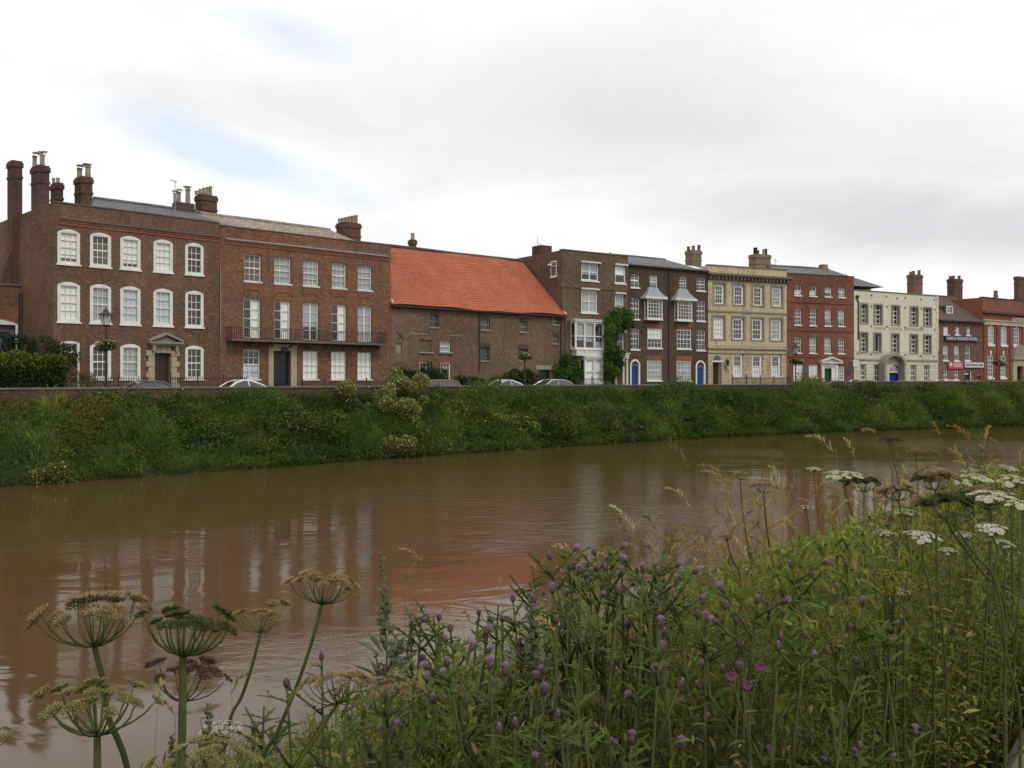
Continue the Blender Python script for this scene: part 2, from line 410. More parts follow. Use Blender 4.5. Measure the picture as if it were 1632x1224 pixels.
        if bl:
            nm, mt, q0, q1 = bl; b = MB(); q0 = max(q0, gap)
            if state == 'side': k0, k1 = a0+(a1-a0)*.55, a1
            else: k0, k1 = a0, a1
            n = 14
            fd, dd = (0, .085) if nm == 'blind' else (.012, .11)
            for i in range(n):      # hanging cloth with shallow folds
                xa, xb = k0+(k1-k0)*i/n, k0+(k1-k0)*(i+1)/n
                va, vb = rec+dd+fd*math.sin(i*1.9), rec+dd+fd*math.sin((i+1)*1.9)
                b.quad((xa,va,c0+hgt*q0), (xb,vb,c0+hgt*q0), (xb,vb,c0+hgt*q1), (xa,va,c0+hgt*q1))
            s.part(b, nm, M[mt], fo)
        if sill:
            b = MB(); b.box(u0-.07, u1+.07, min(-.08, v0-.05), rec+.02, z0-sill, z0); s.part(b, 'sill', M[sillmat], fo)
        if surround:
            w_, mt = surround; b = MB()
            b.ring(u0-w_, u1+w_, z0-w_*.8, z1+w_, w_, -.05, rec, wb=w_*.8-.001 if not sill else w_*.8-.001)
            s.part(b, 'surround', M[mt], fo)
        return fo
    def chimney(s, x0, x1, ytop, v, zbase, dv, mat='bch', pots=(), potmat='pot', cap=True, px=False, band=None):
        q = s.uz_px if px else s.uz
        u0 = q(x0, 0, v)[0]; u1 = q(x1, 0, v)[0]; zt = q((x0+x1)/2, ytop, v)[1]
        w0 = u1-u0; du = abs(q(x0, 0, v+dv/2)[0]-q(x0, 0, v-dv/2)[0])          # the flank that shows beside the front
        if du > .42*w0: dv *= .42*w0/du; du = .42*w0
        u0 += du/2; u1 -= du/2
        b = MB(); b.box(u0+.06, u1-.06, v-dv/2, v+dv/2, zbase, zt-.42 if cap else zt)
        if cap:
            b.box(u0, u1, v-dv/2-.07, v+dv/2+.07, zt-.42, zt-.12); b.box(u0+.05, u1-.05, v-dv/2-.02, v+dv/2+.02, zt-.12, zt)
            if zt-zbase > 2.2: b.box(u0+.02, u1-.02, v-dv/2-.045, v+dv/2+.045, zt-1.15, zt-1.0)
        o = s.part(b, 'chimney', M[mat])
        for p in pots:
            xa, xb, yt = p[:3]; pm = p[3] if len(p) > 3 else potmat
            ua, ub = q(xa, 0, v)[0], q(xb, 0, v)[0]; zz = q((xa+xb)/2, yt, v)[1]
            r = max((ub-ua)/2, .11); h = zz-zt
            pb = MB(); pb.lathe([(r, 0), (r*.92, h*.1), (r*.82, h*.85), (r*1.0, h*.87), (r*1.0, h), (r*.7, h), (r*.65, h*.8)], ((ua+ub)/2, v+(p[4] if len(p) > 4 else 0), zt), 10)
            po = s.part(pb, 'chimney_pot', M[pm], o, smooth=False)
            if len(p) > 5 and p[5]:
                cb = MB(); cb.box((ua+ub)/2-r*1.25, (ua+ub)/2+r*1.25, v-r*1.25, v+r*1.25, zz+.12, zz+.17)
                for sx in (-1, 1): cb.box((ua+ub)/2+sx*r*.8-.02, (ua+ub)/2+sx*r*.8+.02, v-.02, v+.02, zz-.02, zz+.12)
                s.part(cb, 'chimney_cowl', M['lead'], o)
        return o
    def roof(s, mat, ua, ub, zr, vr, ze, ve=.35, ea=None, eb=None, back=None, name='roof', ridge=True, zbot=None):
        """ridge ua..ub at (vr,zr), front eave (ve,ze) from ea..eb, mirrored back; solid"""
        ea = s.u0 if ea is None else ea; eb = s.u1 if eb is None else eb
        vb = back if back is not None else 2*vr-ve; b = MB()
        A, B, Cc, Dd = (ea,ve,ze), (eb,ve,ze), (eb,vb,ze), (ea,vb,ze); r0, r1 = (ua,vr,zr), (ub,vr,zr)
        b.poly([A, B, r1, r0]); b.poly([Cc, Dd, r0, r1]); b.poly([B, Cc, r1]); b.poly([Dd, A, r0]); b.poly([A, Dd, Cc, B])
        o = s.part(b, name, M[mat])
        if ridge:
            t = MB(); t.tube([(ua, vr, zr+.0), ((ua+ub)/2, vr, zr+.03), (ub, vr, zr+.0)], .13, 8); s.part(t, 'ridge_tiles', M[mat], o)
        return o
    def bx(s, name, mat, u0, u1, v0, v1, z0, z1, parent=None):
        b = MB(); b.box(u0, u1, v0, v1, z0, z1); return s.part(b, name, M[mat], parent)
    def pipe(s, pts, r=.055, mat='iron', name='drainpipe'):
        b = MB(); b.tube(pts, r, 8); return s.part(b, name, M[mat])
    def cornice(s, z, name='cornice', mat='coping', mat2=None, h=.10, p=.18, band=.3, u0=None, u1=None):
        u0 = s.u0 if u0 is None else u0; u1 = s.u1 if u1 is None else u1
        b = MB(); b.box(u0, u1, -p, .05, z-h/2, z+h/2); o = s.part(b, name, M[mat])
        if mat2:
            c = MB(); c.box(u0, u1, -p*.55, .05, z-h/2-band*.45, z-h/2); c.box(u0, u1, -p*.3, .05, z-h/2-band, z-h/2-band*.45); s.part(c, 'brick_band', M[mat2], o)
        return o
    def door(s, rect, mat, rec=.22, fan=0.0, arch=False, lab=None, panels=True, double=False, knob=True):
        u0, u1, z0, z1 = rect; s.hole(u0-.008, u1+.008, z0-.001, z1)
        zt = z1-fan; b = MB(); b.box(u0, u1, rec, rec+.06, z0, zt)
        halves = ((u0, (u0+u1)/2), ((u0+u1)/2, u1)) if double else ((u0, u1),)
        if panels:
            for a, c in halves:
                w = (c-a)
                cols = ((.12, .46), (.54, .88)) if not double else ((.16, .84),)
                for q0, q1 in cols:
                    for r0, r1 in ((.06, .33), (.38, .68), (.74, .95)):
                        b.ring(a+w*q0, a+w*q1, z0+(zt-z0)*r0, z0+(zt-z0)*r1, .03, rec-.018, rec+.005)
        o = s.part(b, 'door', M[mat])
        if lab: o['label'] = lab
        if knob:
            k = MB(); k.lathe([(.02,-.03),(.045,-.02),(.045,.02),(.02,.03)], (u1-.12*(u1-u0), rec-.05, z0+1.05), 8); s.part(k, 'door_knob', M['lead'], o)
        if fan:
            f = MB(); f.box(u0, u1, rec-.03, rec+.06, zt, zt+.07); n = 8
            f.ring(u0, u1, zt+.07, z1, .05, rec, rec+.05)
            for i in range(1, 4):
                x = u0+(u1-u0)*i/4; f.box(x-.014, x+.014, rec+.01, rec+.04, zt+.12, z1-.05)
            fo = s.part(f, 'fanlight', M['white'], o)
            g = MB(); g.quad((u0+.05,rec+.045,zt+.12), (u1-.05,rec+.045,zt+.12), (u1-.05,rec+.045,z1-.05), (u0+.05,rec+.045,z1-.05)); s.part(g, 'pane', M['glass'], fo)
        return o

def arc_pts(u0, u1, zs, rise, n=14):
    c, r = (u0+u1)/2, (u1-u0)/2
    return [(c-r*math.cos(math.pi*i/n), zs+rise*math.sin(math.pi*i/n)) for i in range(n+1)]

def text_mesh(body, width, height, mat, name, extr=.02):
    cu = bpy.data.curves.new('lettering', 'FONT'); cu.body = body; cu.size = 1; cu.extrude = .5
    o = bpy.data.objects.new('lettering_tmp', cu); C.objects.link(o)
    dg = bpy.context.evaluated_depsgraph_get(); me = bpy.data.meshes.new_from_object(o.evaluated_get(dg))
    bpy.data.objects.remove(o)
    xs = [v.co.x for v in me.vertices]; ys = [v.co.y for v in me.vertices]
    x0, x1, y0, y1 = min(xs), max(xs), min(ys), max(ys)
    for v in me.vertices:
        v.co = Vector(((v.co.x-x0)/(x1-x0)*width, -v.co.z*extr*2 if True else 0, (v.co.y-y0)/(y1-y0)*height))
    me.materials.clear(); me.materials.append(mat); me.name = name
    t = bpy.data.objects.new(name, me); C.objects.link(t); return t

def railing(H, u0, u1, v, z1, label, z0=0.1, step=.15, group='iron railings before the houses', gate=None):
    p = H.world(u0, v, 0); t = thing('iron_railing', label, 'railing', (p.x, p.y, 0), math.atan2(H.d.y, H.d.x), group)
    L = u1-u0; b = MB(); b.box(0, L, -.02, .02, z1-.17, z1-.13); b.box(0, L, -.02, .02, z0+.12, z0+.16); b.build('rail', M['iron'], t)
    b = MB(); n = int(L/step)
    for i in range(n+1):
        x = L*i/n; b.box(x-.014, x+.014, -.014, .014, z0, z1-.06)
        b.poly([(x-.03,0,z1-.07), (x,-.025,z1-.07), (x+.03,0,z1-.07), (x,0,z1+.02)])
    b.build('bars', M['ironrust'], t)
    for i in range(0, n+1, 12):
        b = MB(); x = L*i/n; b.box(x-.035, x+.035, -.035, .035, 0, z1+.06); b.lathe([(.02,-.01),(.05,.04),(.04,.09),(.005,.13)], (x,0,z1+.06), 6)
        b.build('post', M['iron'], t)
    return t

# ---------------------------------------------------------------- house 1: brown brick, arched white windows
c1 = (0, 230, 2.986)
H1 = House('georgian_house', 'tall brown brick house with white arched sash windows and pedimented stone doorway', 85, 56, 350, 63.6, c1, M['b1'], 12.23, 11.5)
cols = [(273,380), (428,528), (572,668), (730,822), (881,968)]
zrow = [(H1.Z(622,595), H1.Z(622,437)), (H1.Z(620,857), H1.Z(620,676)), (H1.Z(617,1117), H1.Z(617,950))]
st = [['blind','dark','blind','blind','dark'], ['blind','netgrey','bluenet','bluenet','dark'], [None,'dark','netgrey',None,'dark']]
for r in range(3):
    for k, (a, b_) in enumerate(cols):
        if not st[r][k]: continue
        H1.win((H1.U(a), H1.U(b_), *zrow[r]), 3, 4, fw=.19, rec=.05, proud=.025, arch=.2, state=st[r][k], sill=.1, gap=.12 if (r, k) in ((0,2), (0,0)) else 0)
# half window over a blocked opening at the hedge
H1.win((H1.U(285), H1.U(378), H1.Z(340,992), H1.Z(340,937)), 3, 1, fw=.13, rec=.05, proud=.025, arch=.1, state='dark', sill=0, lab='short window above a bricked up opening')
fw_ = MB()
for a in (H1.U(286), H1.U(378)-.13): fw_.box(a, a+.13, -.025, .06, .75, H1.Z(340,992)-.003)
H1.part(fw_, 'blocked_frame', M['white'])
du0, du1, dz1 = H1.U(733), H1.U(812), H1.Z(772,993)
H1.door((du0, du1, .25, dz1), 'browndoor', rec=.35)
dc = MB(); w_ = .55
for sgn in (0, 1):
    zq = .2; i = 0
    while zq < dz1+.0:
        h = .36; ext = w_ if i % 2 == 0 else w_*.72
        a, c = (du0-ext, du0) if sgn == 0 else (du1, du1+ext)
        dc.box(a, c, -.14 if i % 2 == 0 else -.1, .3, zq, min(zq+h-.012, dz1+.3)); zq += h; i += 1
nv = 7
for i in range(nv):
    a0, a1 = du0+(du1-du0)*i/nv, du0+(du1-du0)*(i+1)/nv; k = 1-abs(i-3)/3
    dc.box(a0+.006, a1-.006, -.1-.05*(i == 3), .3, dz1+.001, dz1+.42+.1*k)
H1.part(dc, 'quoined_door_surround', M['doorstone'])
pc = MB(); pu0, pu1 = H1.U(700), H1.U(858); pz = H1.Z(780,950); pa = H1.Z(783,908)
pc.box(pu0, pu1, -.5, .05, pz, pz+.12); pc.box(pu0+.12, pu1-.12, -.38, .05, pz-.12, pz)
pm = (pu0+pu1)/2
for s1 in (0, 1):
    e = pu0 if s1 == 0 else pu1
    P = [(e, pz+.121), (pm, pa), (pm, pa+.16), (e, pz+.26)]
    pc.prism(P if s1 else P[::-1], -.5, .05)
pc.prism([(pu0+.25, pz+.122), (pu1-.25, pz+.122), (pm, pa-.02)], -.25, .05)
for bx_ in (pu0+.25, pu1-.45): pc.box(bx_, bx_+.2, -.36, .05, pz-.5, pz-.121)
H1.part(pc, 'pediment', M['greystone'])
H1.cornice(H1.Z(640,394), mat2='rubbed', u0=.35, u1=H1.u1, band=.32)
H1.bx('parapet_coping', 'coping', H1.u0-.03, H1.u1, -.05, .4, 12.232, 12.31)
H1.build_wall()
ra, rz = H1.uz(445,252,5.0); rb, rz2 = H1.uz(975,332,5.0)
H1.roof('slate', ra, rb, (rz+rz2)/2, 5.0, 11.4, eb=rb+2.2, ea=ra-2)
H1.chimney(10, 37, 258, 6.9, 0, 1.0, px=True)
sh = MB(); us, zs_ = H1.uz_px(-2, 452, 6.9); ut, zt_ = H1.uz_px(13, 402, 6.9)
sh.prism([(us, 0), (ut+.3, 0), (ut+.3, zt_), (ut, zt_), (us, zs_)], 6.6, 7.3); H1.part(sh, 'chimney_shoulder', M['bch'])
H1.chimney(143, 239, 108, 4.2, 11, 1.3, pots=[(160,185,52,'pot',.3,True), (182,205,48,'pot',-.2,True), (200,221,46,'pot',.25,True)])
H1.chimney(236, 305, 188, 6.5, 11, 1.1, pots=[(246,264,162), (266,286,160)])
H1.chimney(350, 444, 160, 4.6, 11, 1.2, pots=[(370,398,112,'pot',.2,True), (398,428,106,'pot',-.2,True)])
H1.chimney(925, 1036, 246, 5.6, 11, 1.0, pots=[(926,944,222), (944,962,214), (962,980,208), (980,996,204), (994,1010,200)])
H1.chimney(815, 930, 282, 5.2, 11, .9, cap=False, pots=[(824,842,232,'pot',0,True), (845,864,226,'pot',0.1,True), (879,903,212,'pot',-.1,True)])
ae = MB(); au, az = H1.uz(833, 172, 4.4); ae.tube([(au,4.4,12), (au,4.4,az)], .025, 5); ae.tube([(au-.35,4.4,az), (au+.15,4.4,az-.15)], .02, 5)
for i in range(4): ae.tube([(au-.3+.13*i,4.2,az-.02*i), (au-.3+.13*i,4.6,az-.02*i)], .012, 4)
H1.part(ae, 'aerial', M['lead'])
H1.pipe([(H1.U(1048), -.06, 4.3), (H1.U(1048), -.06, 9.2)], .02, 'lead', 'thin_cable')

# ---------------------------------------------------------------- low range beside it
OB = House('brick_outbuilding', 'low brick outbuilding with a red arched opening beside the hedge', -200, 54.6, 41, 60.3, (0, 420, 5.322), M['b1'], 7.55, 7, 'outbuilding', None)
oz = OB.Z(100, 500); ou = OB.U(148); ow = 3.0
OB.hole(ou-ow, ou-.12, 0, oz-.05)
OB.build_wall()
b = MB(); ol = [(ou-ow-.1+(ow+.1)*i/12, oz-.1+.3*math.sin(math.pi*i/12)**.8) for i in range(13)]; il = [(ou-ow-.1+(ow+.1)*i/12, oz-.16) for i in range(13)]
b.ringprism(ol, il, -.03, .1); b.box(ou-.12, ou+.02, -.03, .1, 0, oz-.16); OB.part(b, 'arch_frame', M['white'])
b = MB(); il2 = ol; ol2 = [(ou-ow-.25+(ow+.4)*i/12, oz+1.0) for i in range(13)]; b.ringprism(ol2, [(u, z+.004) for u, z in il2], -.015, .1); OB.part(b, 'brick_arch', M['rubbed'])
OB.bx('garage_shutter', 'letterdark', ou-ow, ou-.12, .25, .3, 0, oz)
OB.bx('parapet_coping', 'coping', OB.u0, OB.u1, -.08, .4, 7.552, 7.68)
for xx, y0 in ((178, 255), (225, 235)):
    u = OB.U(xx); OB.pipe([(u,-.1,.2), (u,-.1,OB.Z(xx,y0))], .11 if xx > 200 else .14, 'iron')

# ---------------------------------------------------------------- house 2: red-brown brick with long balcony
c2 = (320, 280, 3.4)
H2 = House('georgian_house', 'red brick house with a long iron balcony and tall first floor glazed doors', 350, 63.6, 623, 73.3, c2, M['b2'], 12.08, 11.5)
t_c = [(236,328), (399,489), (555,640), (711,789), (851,928)]
f_c = [(232,324), (397,486), (554,639), (710,790), (851,927)]
zt = (H2.Z(597,597), H2.Z(597,458)); zf = (H2.Z(597,892), H2.Z(597,687)); zg = (H2.Z(597,1103), H2.Z(597,950))
for k in range(5):
    a, b_ = t_c[k]; H2.win((H2.U(a), H2.U(b_), *zt), 3, 4, fw=.075, rec=.14, state=['dark','netgrey','netgrey','netgrey','netgrey'][k], sill=.12, sillmat='offwhite')
    ua, ub = H2.U(a), H2.U(b_)
    ap = MB(); ap.box(ua-.02, ub+.02, -.04, .05, zt[0]-.62, zt[0]-.125); ap.box(ua-.02, ua+.18, -.04, .05, zt[0]-.78, zt[0]-.621); ap.box(ub-.18, ub+.02, -.04, .05, zt[0]-.78, zt[0]-.621)
    H2.part(ap, 'brick_apron', M['rubbed'])
    a, b_ = f_c[k]; H2.win((H2.U(a), H2.U(b_), *zf), 2, 4, fw=.085, rec=.14, state=['side','side','upgrey','side','netgrey'][k], sill=0, mull={1: .12}, mid=False, mun=.04)
for k, (a, b_) in enumerate([(230,322), (554,637), (707,788), (850,926)]):
    H2.win((H2.U(a), H2.U(b_), *zg), 3, 4, fw=.075, rec=.12, state='low' if k == 0 else 'blind', sill=.12, sillmat='offwhite')
du0, du1, dz1 = H2.U(392), H2.U(485), H2.Z(440,952)
H2.door((du0, du1, .05, dz1), 'blackdoor', rec=.3, double=True)
b = MB(); b.box(H2.U(365), du0-.01, -.09, .3, 0, dz1+.02); b.box(du1+.01, H2.U(517), -.09, .3, 0, dz1+.02); b.box(H2.U(365), H2.U(517), -.1, .3, dz1+.021, dz1+.42)
b.box(H2.U(365)-.06, H2.U(517)+.06, -.2, .05, dz1+.421, dz1+.5); H2.part(b, 'door_surround', M['doorstone'])
b = MB(); b.box(du0+.6, du0+1.1, -.25, -.12, dz1-.05, dz1+.3); H2.part(b, 'door_lantern', M['iron'])
zb = H2.Z(590, 903, -.9); ub0, ub1 = H2.U(168,-.9), H2.U(1008,-.9); ztop = H2.Z(590, 834, -.9)
b = MB(); b.box(ub0, ub1, -.95, .04, zb-.06, zb+.08)
for i in range(9):
    x = ub0+.3+(ub1-ub0-.6)*i/8; b.prism([(x-.05, zb-.061), (x+.05, zb-.061), (x+.05, zb-.4), (x-.05, zb-.4)][::-1], -.35, .03)
bo = H2.part(b, 'balcony_slab', M['coping'])
b = MB(); n = int((ub1-ub0)/.16)
b.box(ub0, ub1, -.93, -.88, ztop-.04, ztop); b.box(ub0, ub1, -.92, -.89, zb+.16, zb+.19)
for x in (ub0, ub1-.05): b.box(x, x+.05, -.88, .0, ztop-.04, ztop)
for i in range(n+1):
    x = ub0+.02+(ub1-ub0-.04)*i/n; b.box(x-.014, x+.014, -.92, -.893, zb+.08, ztop-.04)
for i in range(6):
    for x in (ub0+.02, ub1-.02): b.box(x-.012, x+.012, -.8+.15*i-.012, -.8+.15*i+.012, zb+.08, ztop-.04)
H2.part(b, 'balcony_railing', M['ironrust'])
H2.cornice(H2.Z(575,390), mat2='rubbed', u0=.4, u1=H2.u1-.3, band=.3, mat='lead')
H2.bx('parapet_coping', 'coping', H2.u0, H2.u1+.03, -.05, .4, 12.082, 12.15)
H2.build_wall()
ra, rz = H2.uz(30,210,4.8); rb, rz2 = H2.uz(700,292,4.8)
H2.roof('stoneslate', ra-.5, rb, (rz+rz2)/2, 4.8, 11.3, eb=rb+3.0, ea=ra-1.0)
H2.chimney(731, 869, 260, 4.6, 11, 1.3, pots=[(743+i*17.5, 763+i*17.5, 234-i*3.9) for i in range(6)])
H2.pipe([(H2.U(105), -.05, 4.6), (H2.U(105), -.05, 9.6)], .02, 'lead', 'thin_cable')

# ---------------------------------------------------------------- house 3: warehouse with pantile roof
c3 = (600, 360, 4.372)
H3 = House('warehouse', 'old mottled brick warehouse under a broad orange pantile roof', 623, 73.3, 900, 85.8, c3, M['b3'], 7.55, 12.0, 'warehouse')
for (x0,x1,y0,y1), ny in (((375,435,622,706),4), ((727,790,650,725),2), ((1000,1053,668,740),2), ((725,790,848,940),4), ((990,1057,858,938),4), ((1228,1272,632,688),2), ((1228,1268,757,820),2)):
    H3.win(H3.rect(x0,x1,y0,y1), 3 if x1-x0 > 50 else 2, ny, fw=.08, rec=.16, state='dark', frame='letterdark' if ny == 4 else 'greystone', sill=.1, sillmat='greystone')
    u0, u1, z0, z1 = H3.rect(x0,x1,y0,y1)
    b = MB(); b.ringprism([(u0-.15+(u1-u0+.3)*i/8, z1+.32+.1*math.sin(math.pi*i/8)) for i in range(9)], [(u0-.05+(u1-u0+.1)*i/8, z1+.02+.0*i) for i in range(9)], -.012, .05); H3.part(b, 'segmental_brick_head', M['bch'])
for (x0,x1,y0,y1), m_ in (((302,382,793,878),'b3'), ((443,518,800,880),None), ((135,178,818,888),'greystone')):
    u0, u1, z0, z1 = H3.rect(x0,x1,y0,y1)
    if m_:
        H3.hole(u0, u1, z0, z1); H3.bx('blocked_window', m_, u0, u1, .1, .2, z0, z1)
    else: H3.win((u0,u1,z0,z1), 2, 2, fw=.09, rec=.12, state='netgrey', frame='offwhite', sill=0)
    if m_ != 'greystone':
        H3.bx('brick_lintel', 'rubbed', u0-.05, u1+.05, -.015, .05, z1+.004, z1+.22); H3.bx('stone_sill', 'greystone', u0-.15, u1+.15, -.12, .05, z0-.12, z0-.002)
for x0, x1, y0, y1 in ((300,380,948,1085), (447,518,950,1085)):
    u0, u1, z0, z1 = H3.rect(x0,x1,y0,y1); H3.win((u0,u1,z0,z1), 3, 4, fw=.1, rec=.1, state='dark', mid=False, sill=.1)
    H3.bx('brick_lintel', 'rubbed', u0-.1, u1+.1, -.015, .05, z1+.02, z1+.42)
u0, u1, z0, z1 = H3.rect(110,208,985,1085); H3.door((u0, u1, 0, z1), 'blackdoor', rec=.2, double=True, lab='black double door under a brick arch')
b = MB(); b.ringprism([(u0-.2+(u1-u0+.4)*i/12, z1-.1+.55*math.sin(math.pi*i/12)**.7) for i in range(13)], [(u0+(u1-u0)*i/12, z1-.35+.35*math.sin(math.pi*i/12)**.7) for i in range(13)], -.015, .18); H3.part(b, 'brick_arch', M['bch'])
u0, u1, z0, z1 = H3.rect(1130,1210,1002,1070); H3.door((u0, u1, 0, z1), 'blackdoor', rec=.3, panels=False); H3.bx('timber_lintel', 'greystone', u0-.3, u1+.3, -.03, .1, z1+.005, z1+.4)
zc = H3.Z(400,757); H3.bx('tie_band', 'greystone', H3.U(230), H3.U(352), -.04, .03, zc-.04, zc+.04); H3.bx('tie_band', 'greystone', H3.U(505), H3.U(590), -.04, .03, zc-.06, zc+.0)
ua, za = H3.uz(165, 765); b = MB()
for q in (-1, 1): b.tube([(ua-.3, -.03, za-.3*q), (ua+.3, -.03, za+.3*q)], .035, 6)
H3.part(b, 'cross_tie', M['iron'])
H3.build_wall(parapet=False)
zr = H3.Z(500, 188, 6.0)
b = MB(); ze = 7.62; ub_ = H3.L+.05
uu = np.linspace(-.1, ub_, 400); NR = 25; nU = len(uu)          # pantiles: each course overlaps the one below
for j in range(NR):
    t0, t1 = j/NR, (j+1)/NR; jig = rnd.uniform(-.012, .012)
    for t_, lift in ((t0, .075+jig), (t1, .03)):
        v = -.34+6.34*t_; z = ze-.22+(zr-ze+.22)*t_+lift
        for u in uu: b.v.append((float(u), v, float(z + .022*math.sin(u*2*math.pi/.30) + .06*math.sin(u*.45+t_*2) + .03*math.sin(u*1.3))))
    o_ = 2*j*nU
    for i in range(nU-1): b.f.append((o_+i, o_+i+1, o_+nU+i+1, o_+nU+i)); b.mi.append(0)
    if j:
        for i in range(nU-1): b.f.append((o_-nU+i, o_-nU+i+1, o_+i+1, o_+i)); b.mi.append(0)
b.quad((ub_,6.0,zr), (-.1,6.0,zr), (-.1,12.3,ze), (ub_,12.3,ze)); b.poly([(-.1,-.3,ze-.25), (-.1,6,zr-.05), (-.1,12.3,ze-.2)][::-1]); b.poly([(ub_,-.3,ze-.25), (ub_,6,zr-.05), (ub_,12.3,ze-.2)])
b.quad((-.1,-.3,ze-.26), (-.1,12.3,ze-.26), (ub_,12.3,ze-.26), (ub_,-.3,ze-.26))
ro = H3.part(b, 'roof', M['pantile'])
t = MB(); t.tube([(-.1,6,zr+.02), (ub_*.3,6,zr+.05), (ub_*.6,6,zr-.01), (ub_,6,zr+.02)], .16, 8); H3.part(t, 'ridge_tiles', M['plaintile'], ro)
t = MB(); t.tube([(ub_-.05,-.25,ze-.05), (ub_-.05,1.6,ze+1.35)], .07, 5); t.tube([(.0,-.3,ze-.05), (.35,.6,ze+.5)], .07, 5); H3.part(t, 'mortar_verge', M['offwhite'], ro)
g_ = MB(); g_.box(0, H3.L, -.42, -.3, ze-.34, ze-.22); H3.part(g_, 'gutter', M['iron'])
for x, y1 in ((715,1010), (1283,1010)):
    u = H3.U(x); H3.pipe([(u,-.36,ze-.34), (u,-.09,ze-.7), (u,-.09,H3.Z(x,y1))], .06, 'ironrust')
H3.chimney(220, 282, 97, 6.2, 10.5, .8, pots=[(240,264,52)])

# ---------------------------------------------------------------- house 4: dun brick with white bay
c4 = (860, 370, 4.534)
H4 = House('bay_window_house', 'dun brick four storey house with white bay window and climbing greenery', 896, 85.7, 1001, 90.3, c4, M['b4'], 13.5, 12.0)
for (x0,x1,y0,y1), nx, ny, stt in (((302,426,226,350),2,2,'upgrey'), ((545,622,243,370),1,2,'up'), ((302,418,418,582),2,2,'netgrey'), ((545,609,448,590),1,2,'netgrey'), ((562,610,725,858),1,2,'dark')):
    r_ = H4.rect(x0,x1,y0,y1); H4.win(r_, nx, ny, fw=.13, rec=.08, state=stt, sill=.13, mull={1:.14})
    H4.bx('window_hood', 'offwhite', r_[0]-.12, r_[1]+.12, -.28, .04, r_[3]+.012, r_[3]+.16)
def bay(H, x0, x1, yt, yb, v, lights, rows, states, hood=True):
    u0, u1 = H.U(x0, v), H.U(x1, v); z0, z1 = H.Z((x0+x1)/2, yb, v), H.Z((x0+x1)/2, yt, v); c = .35
    f = MB()
    for u in (u0, u1-.16): f.box(u, u+.16, v, v+.16, z0, z1)
    f.box(u0+.16, u1-.16, v, v+.14, z0, z0+.14); f.box(u0+.16, u1-.16, v, v+.14, z1-.16, z1)
    for i in range(1, lights):
        u = u0+(u1-u0)*i/lights; f.box(u-.08, u+.08, v, v+.13, z0+.14, z1-.16)
    zm = z0+(z1-z0)*.47
    for i in range(lights):
        a = u0+.16 if i == 0 else u0+(u1-u0)*i/lights+.08; b_ = u1-.16 if i == lights-1 else u0+(u1-u0)*(i+1)/lights-.08
        f.box(a, b_, v+.02, v+.1, zm-.05, zm+.05)
    for u in (u0, u1-.1):            # the two cheeks
        f.box(u, u+.1, v+.16, .03, z0, z0+.14); f.box(u, u+.1, v+.16, .03, z1-.16, z1); f.box(u, u+.1, v+.16, .03, zm-.05, zm+.05); f.box(u, u+.1, -.1, .03, z0+.14, z1-.16)
    fo = H.part(f, 'bay_window', M['white'])
    g = MB(); g.quad((u0+.16,v+.07,z0+.14), (u1-.16,v+.07,z0+.14), (u1-.16,v+.07,z1-.16), (u0+.16,v+.07,z1-.16))
    for u in (u0+.05, u1-.05): g.quad((u,v+.16,z0+.14), (u,-.1,z0+.14), (u,-.1,z1-.16), (u,v+.16,z1-.16))
    H.part(g, 'pane', M['glass'], fo)
    for i, s_ in enumerate(states):
        if not s_: continue
        mt, q0, q1 = s_; a, b_ = u0+.16+(u1-u0-.32)*i/lights, u0+.16+(u1-u0-.32)*(i+1)/lights; bb = MB(); h = z1-z0-.3
        for k in range(10):
            xa, xb = a+(b_-a)*k/10, a+(b_-a)*(k+1)/10; va, vb = v+.2+.015*math.sin(k*2.1), v+.2+.015*math.sin(k*2.1+2.1)
            bb.quad((xa,va,z0+.14+h*q0), (xb,vb,z0+.14+h*q0), (xb,vb,z0+.14+h*q1), (xa,va,z0+.14+h*q1))
        H.part(bb, 'net_curtain', M[mt], fo)
    H.hole(u0+.3, u1-.3, z0+.3, z1-.3)
    hb = MB(); hb.box(u0-.1, u1+.1, v-.12, .03, z1+.002, z1+.16); hb.box(u0-.16, u1+.16, v-.18, .03, z1+.16, z1+.22); hb.box(u0-.05, u1+.05, v-.05, .03, z0-.1, z0-.002); H.part(hb, 'bay_cornice', M['white'], fo)
    return u0, u1, z0, z1
A = bay(H4, 258, 466, 648, 845, -.75, 3, 2, [('netgrey',.3,1), ('netgrey',.25,1), ('netgrey',.0,.25)])
B_ = bay(H4, 326, 462, 912, 1090, -.75, 2, 2, [('blind',0,1), ('blind',0,1)])
H4.bx('bay_apron', 'offwhite', A[0]+.15, A[1], -.74, .02, B_[3]+.225, A[2]-.105); H4.bx('bay_plinth', 'offwhite', B_[0], B_[1], -.74, .02, 0, B_[2]-.105)
pu0, pu1 = H4.U(545,-.9), H4.U(642,-.9); pz0, pz1 = H4.Z(600,905,-.9), H4.Z(600,880,-.9)
b = MB(); b.box(pu0, pu1, -1.0, .02, pz0, pz1); b.box(pu0-.1, pu1+.1, -1.1, .02, pz1, pz1+.1); po = H4.part(b, 'porch', M['offwhite'])
for u in (pu0+.14, pu1-.62, pu1-.14):
    b = MB(); b.lathe([(.17,0),(.17,.12),(.13,.18),(.12,1.5),(.105,pz0-.2),(.16,pz0-.12),(.16,pz0)], (u,-.85,0), 12); H4.part(b, 'column', M['offwhite'], po, smooth=False)
H4.door((pu0+.35, pu1-.85, 0, pz0-.25), 'blackdoor', rec=.2, fan=.4)
H4.bx('parapet_coping', 'coping', H4.u0-.03, H4.u1, -.06, .4, 13.502, 13.6); H4.bx('brick_band', 'bch', .05, H4.u1, -.03, .05, H4.Z(400,410)-.08, H4.Z(400,410)-.0)
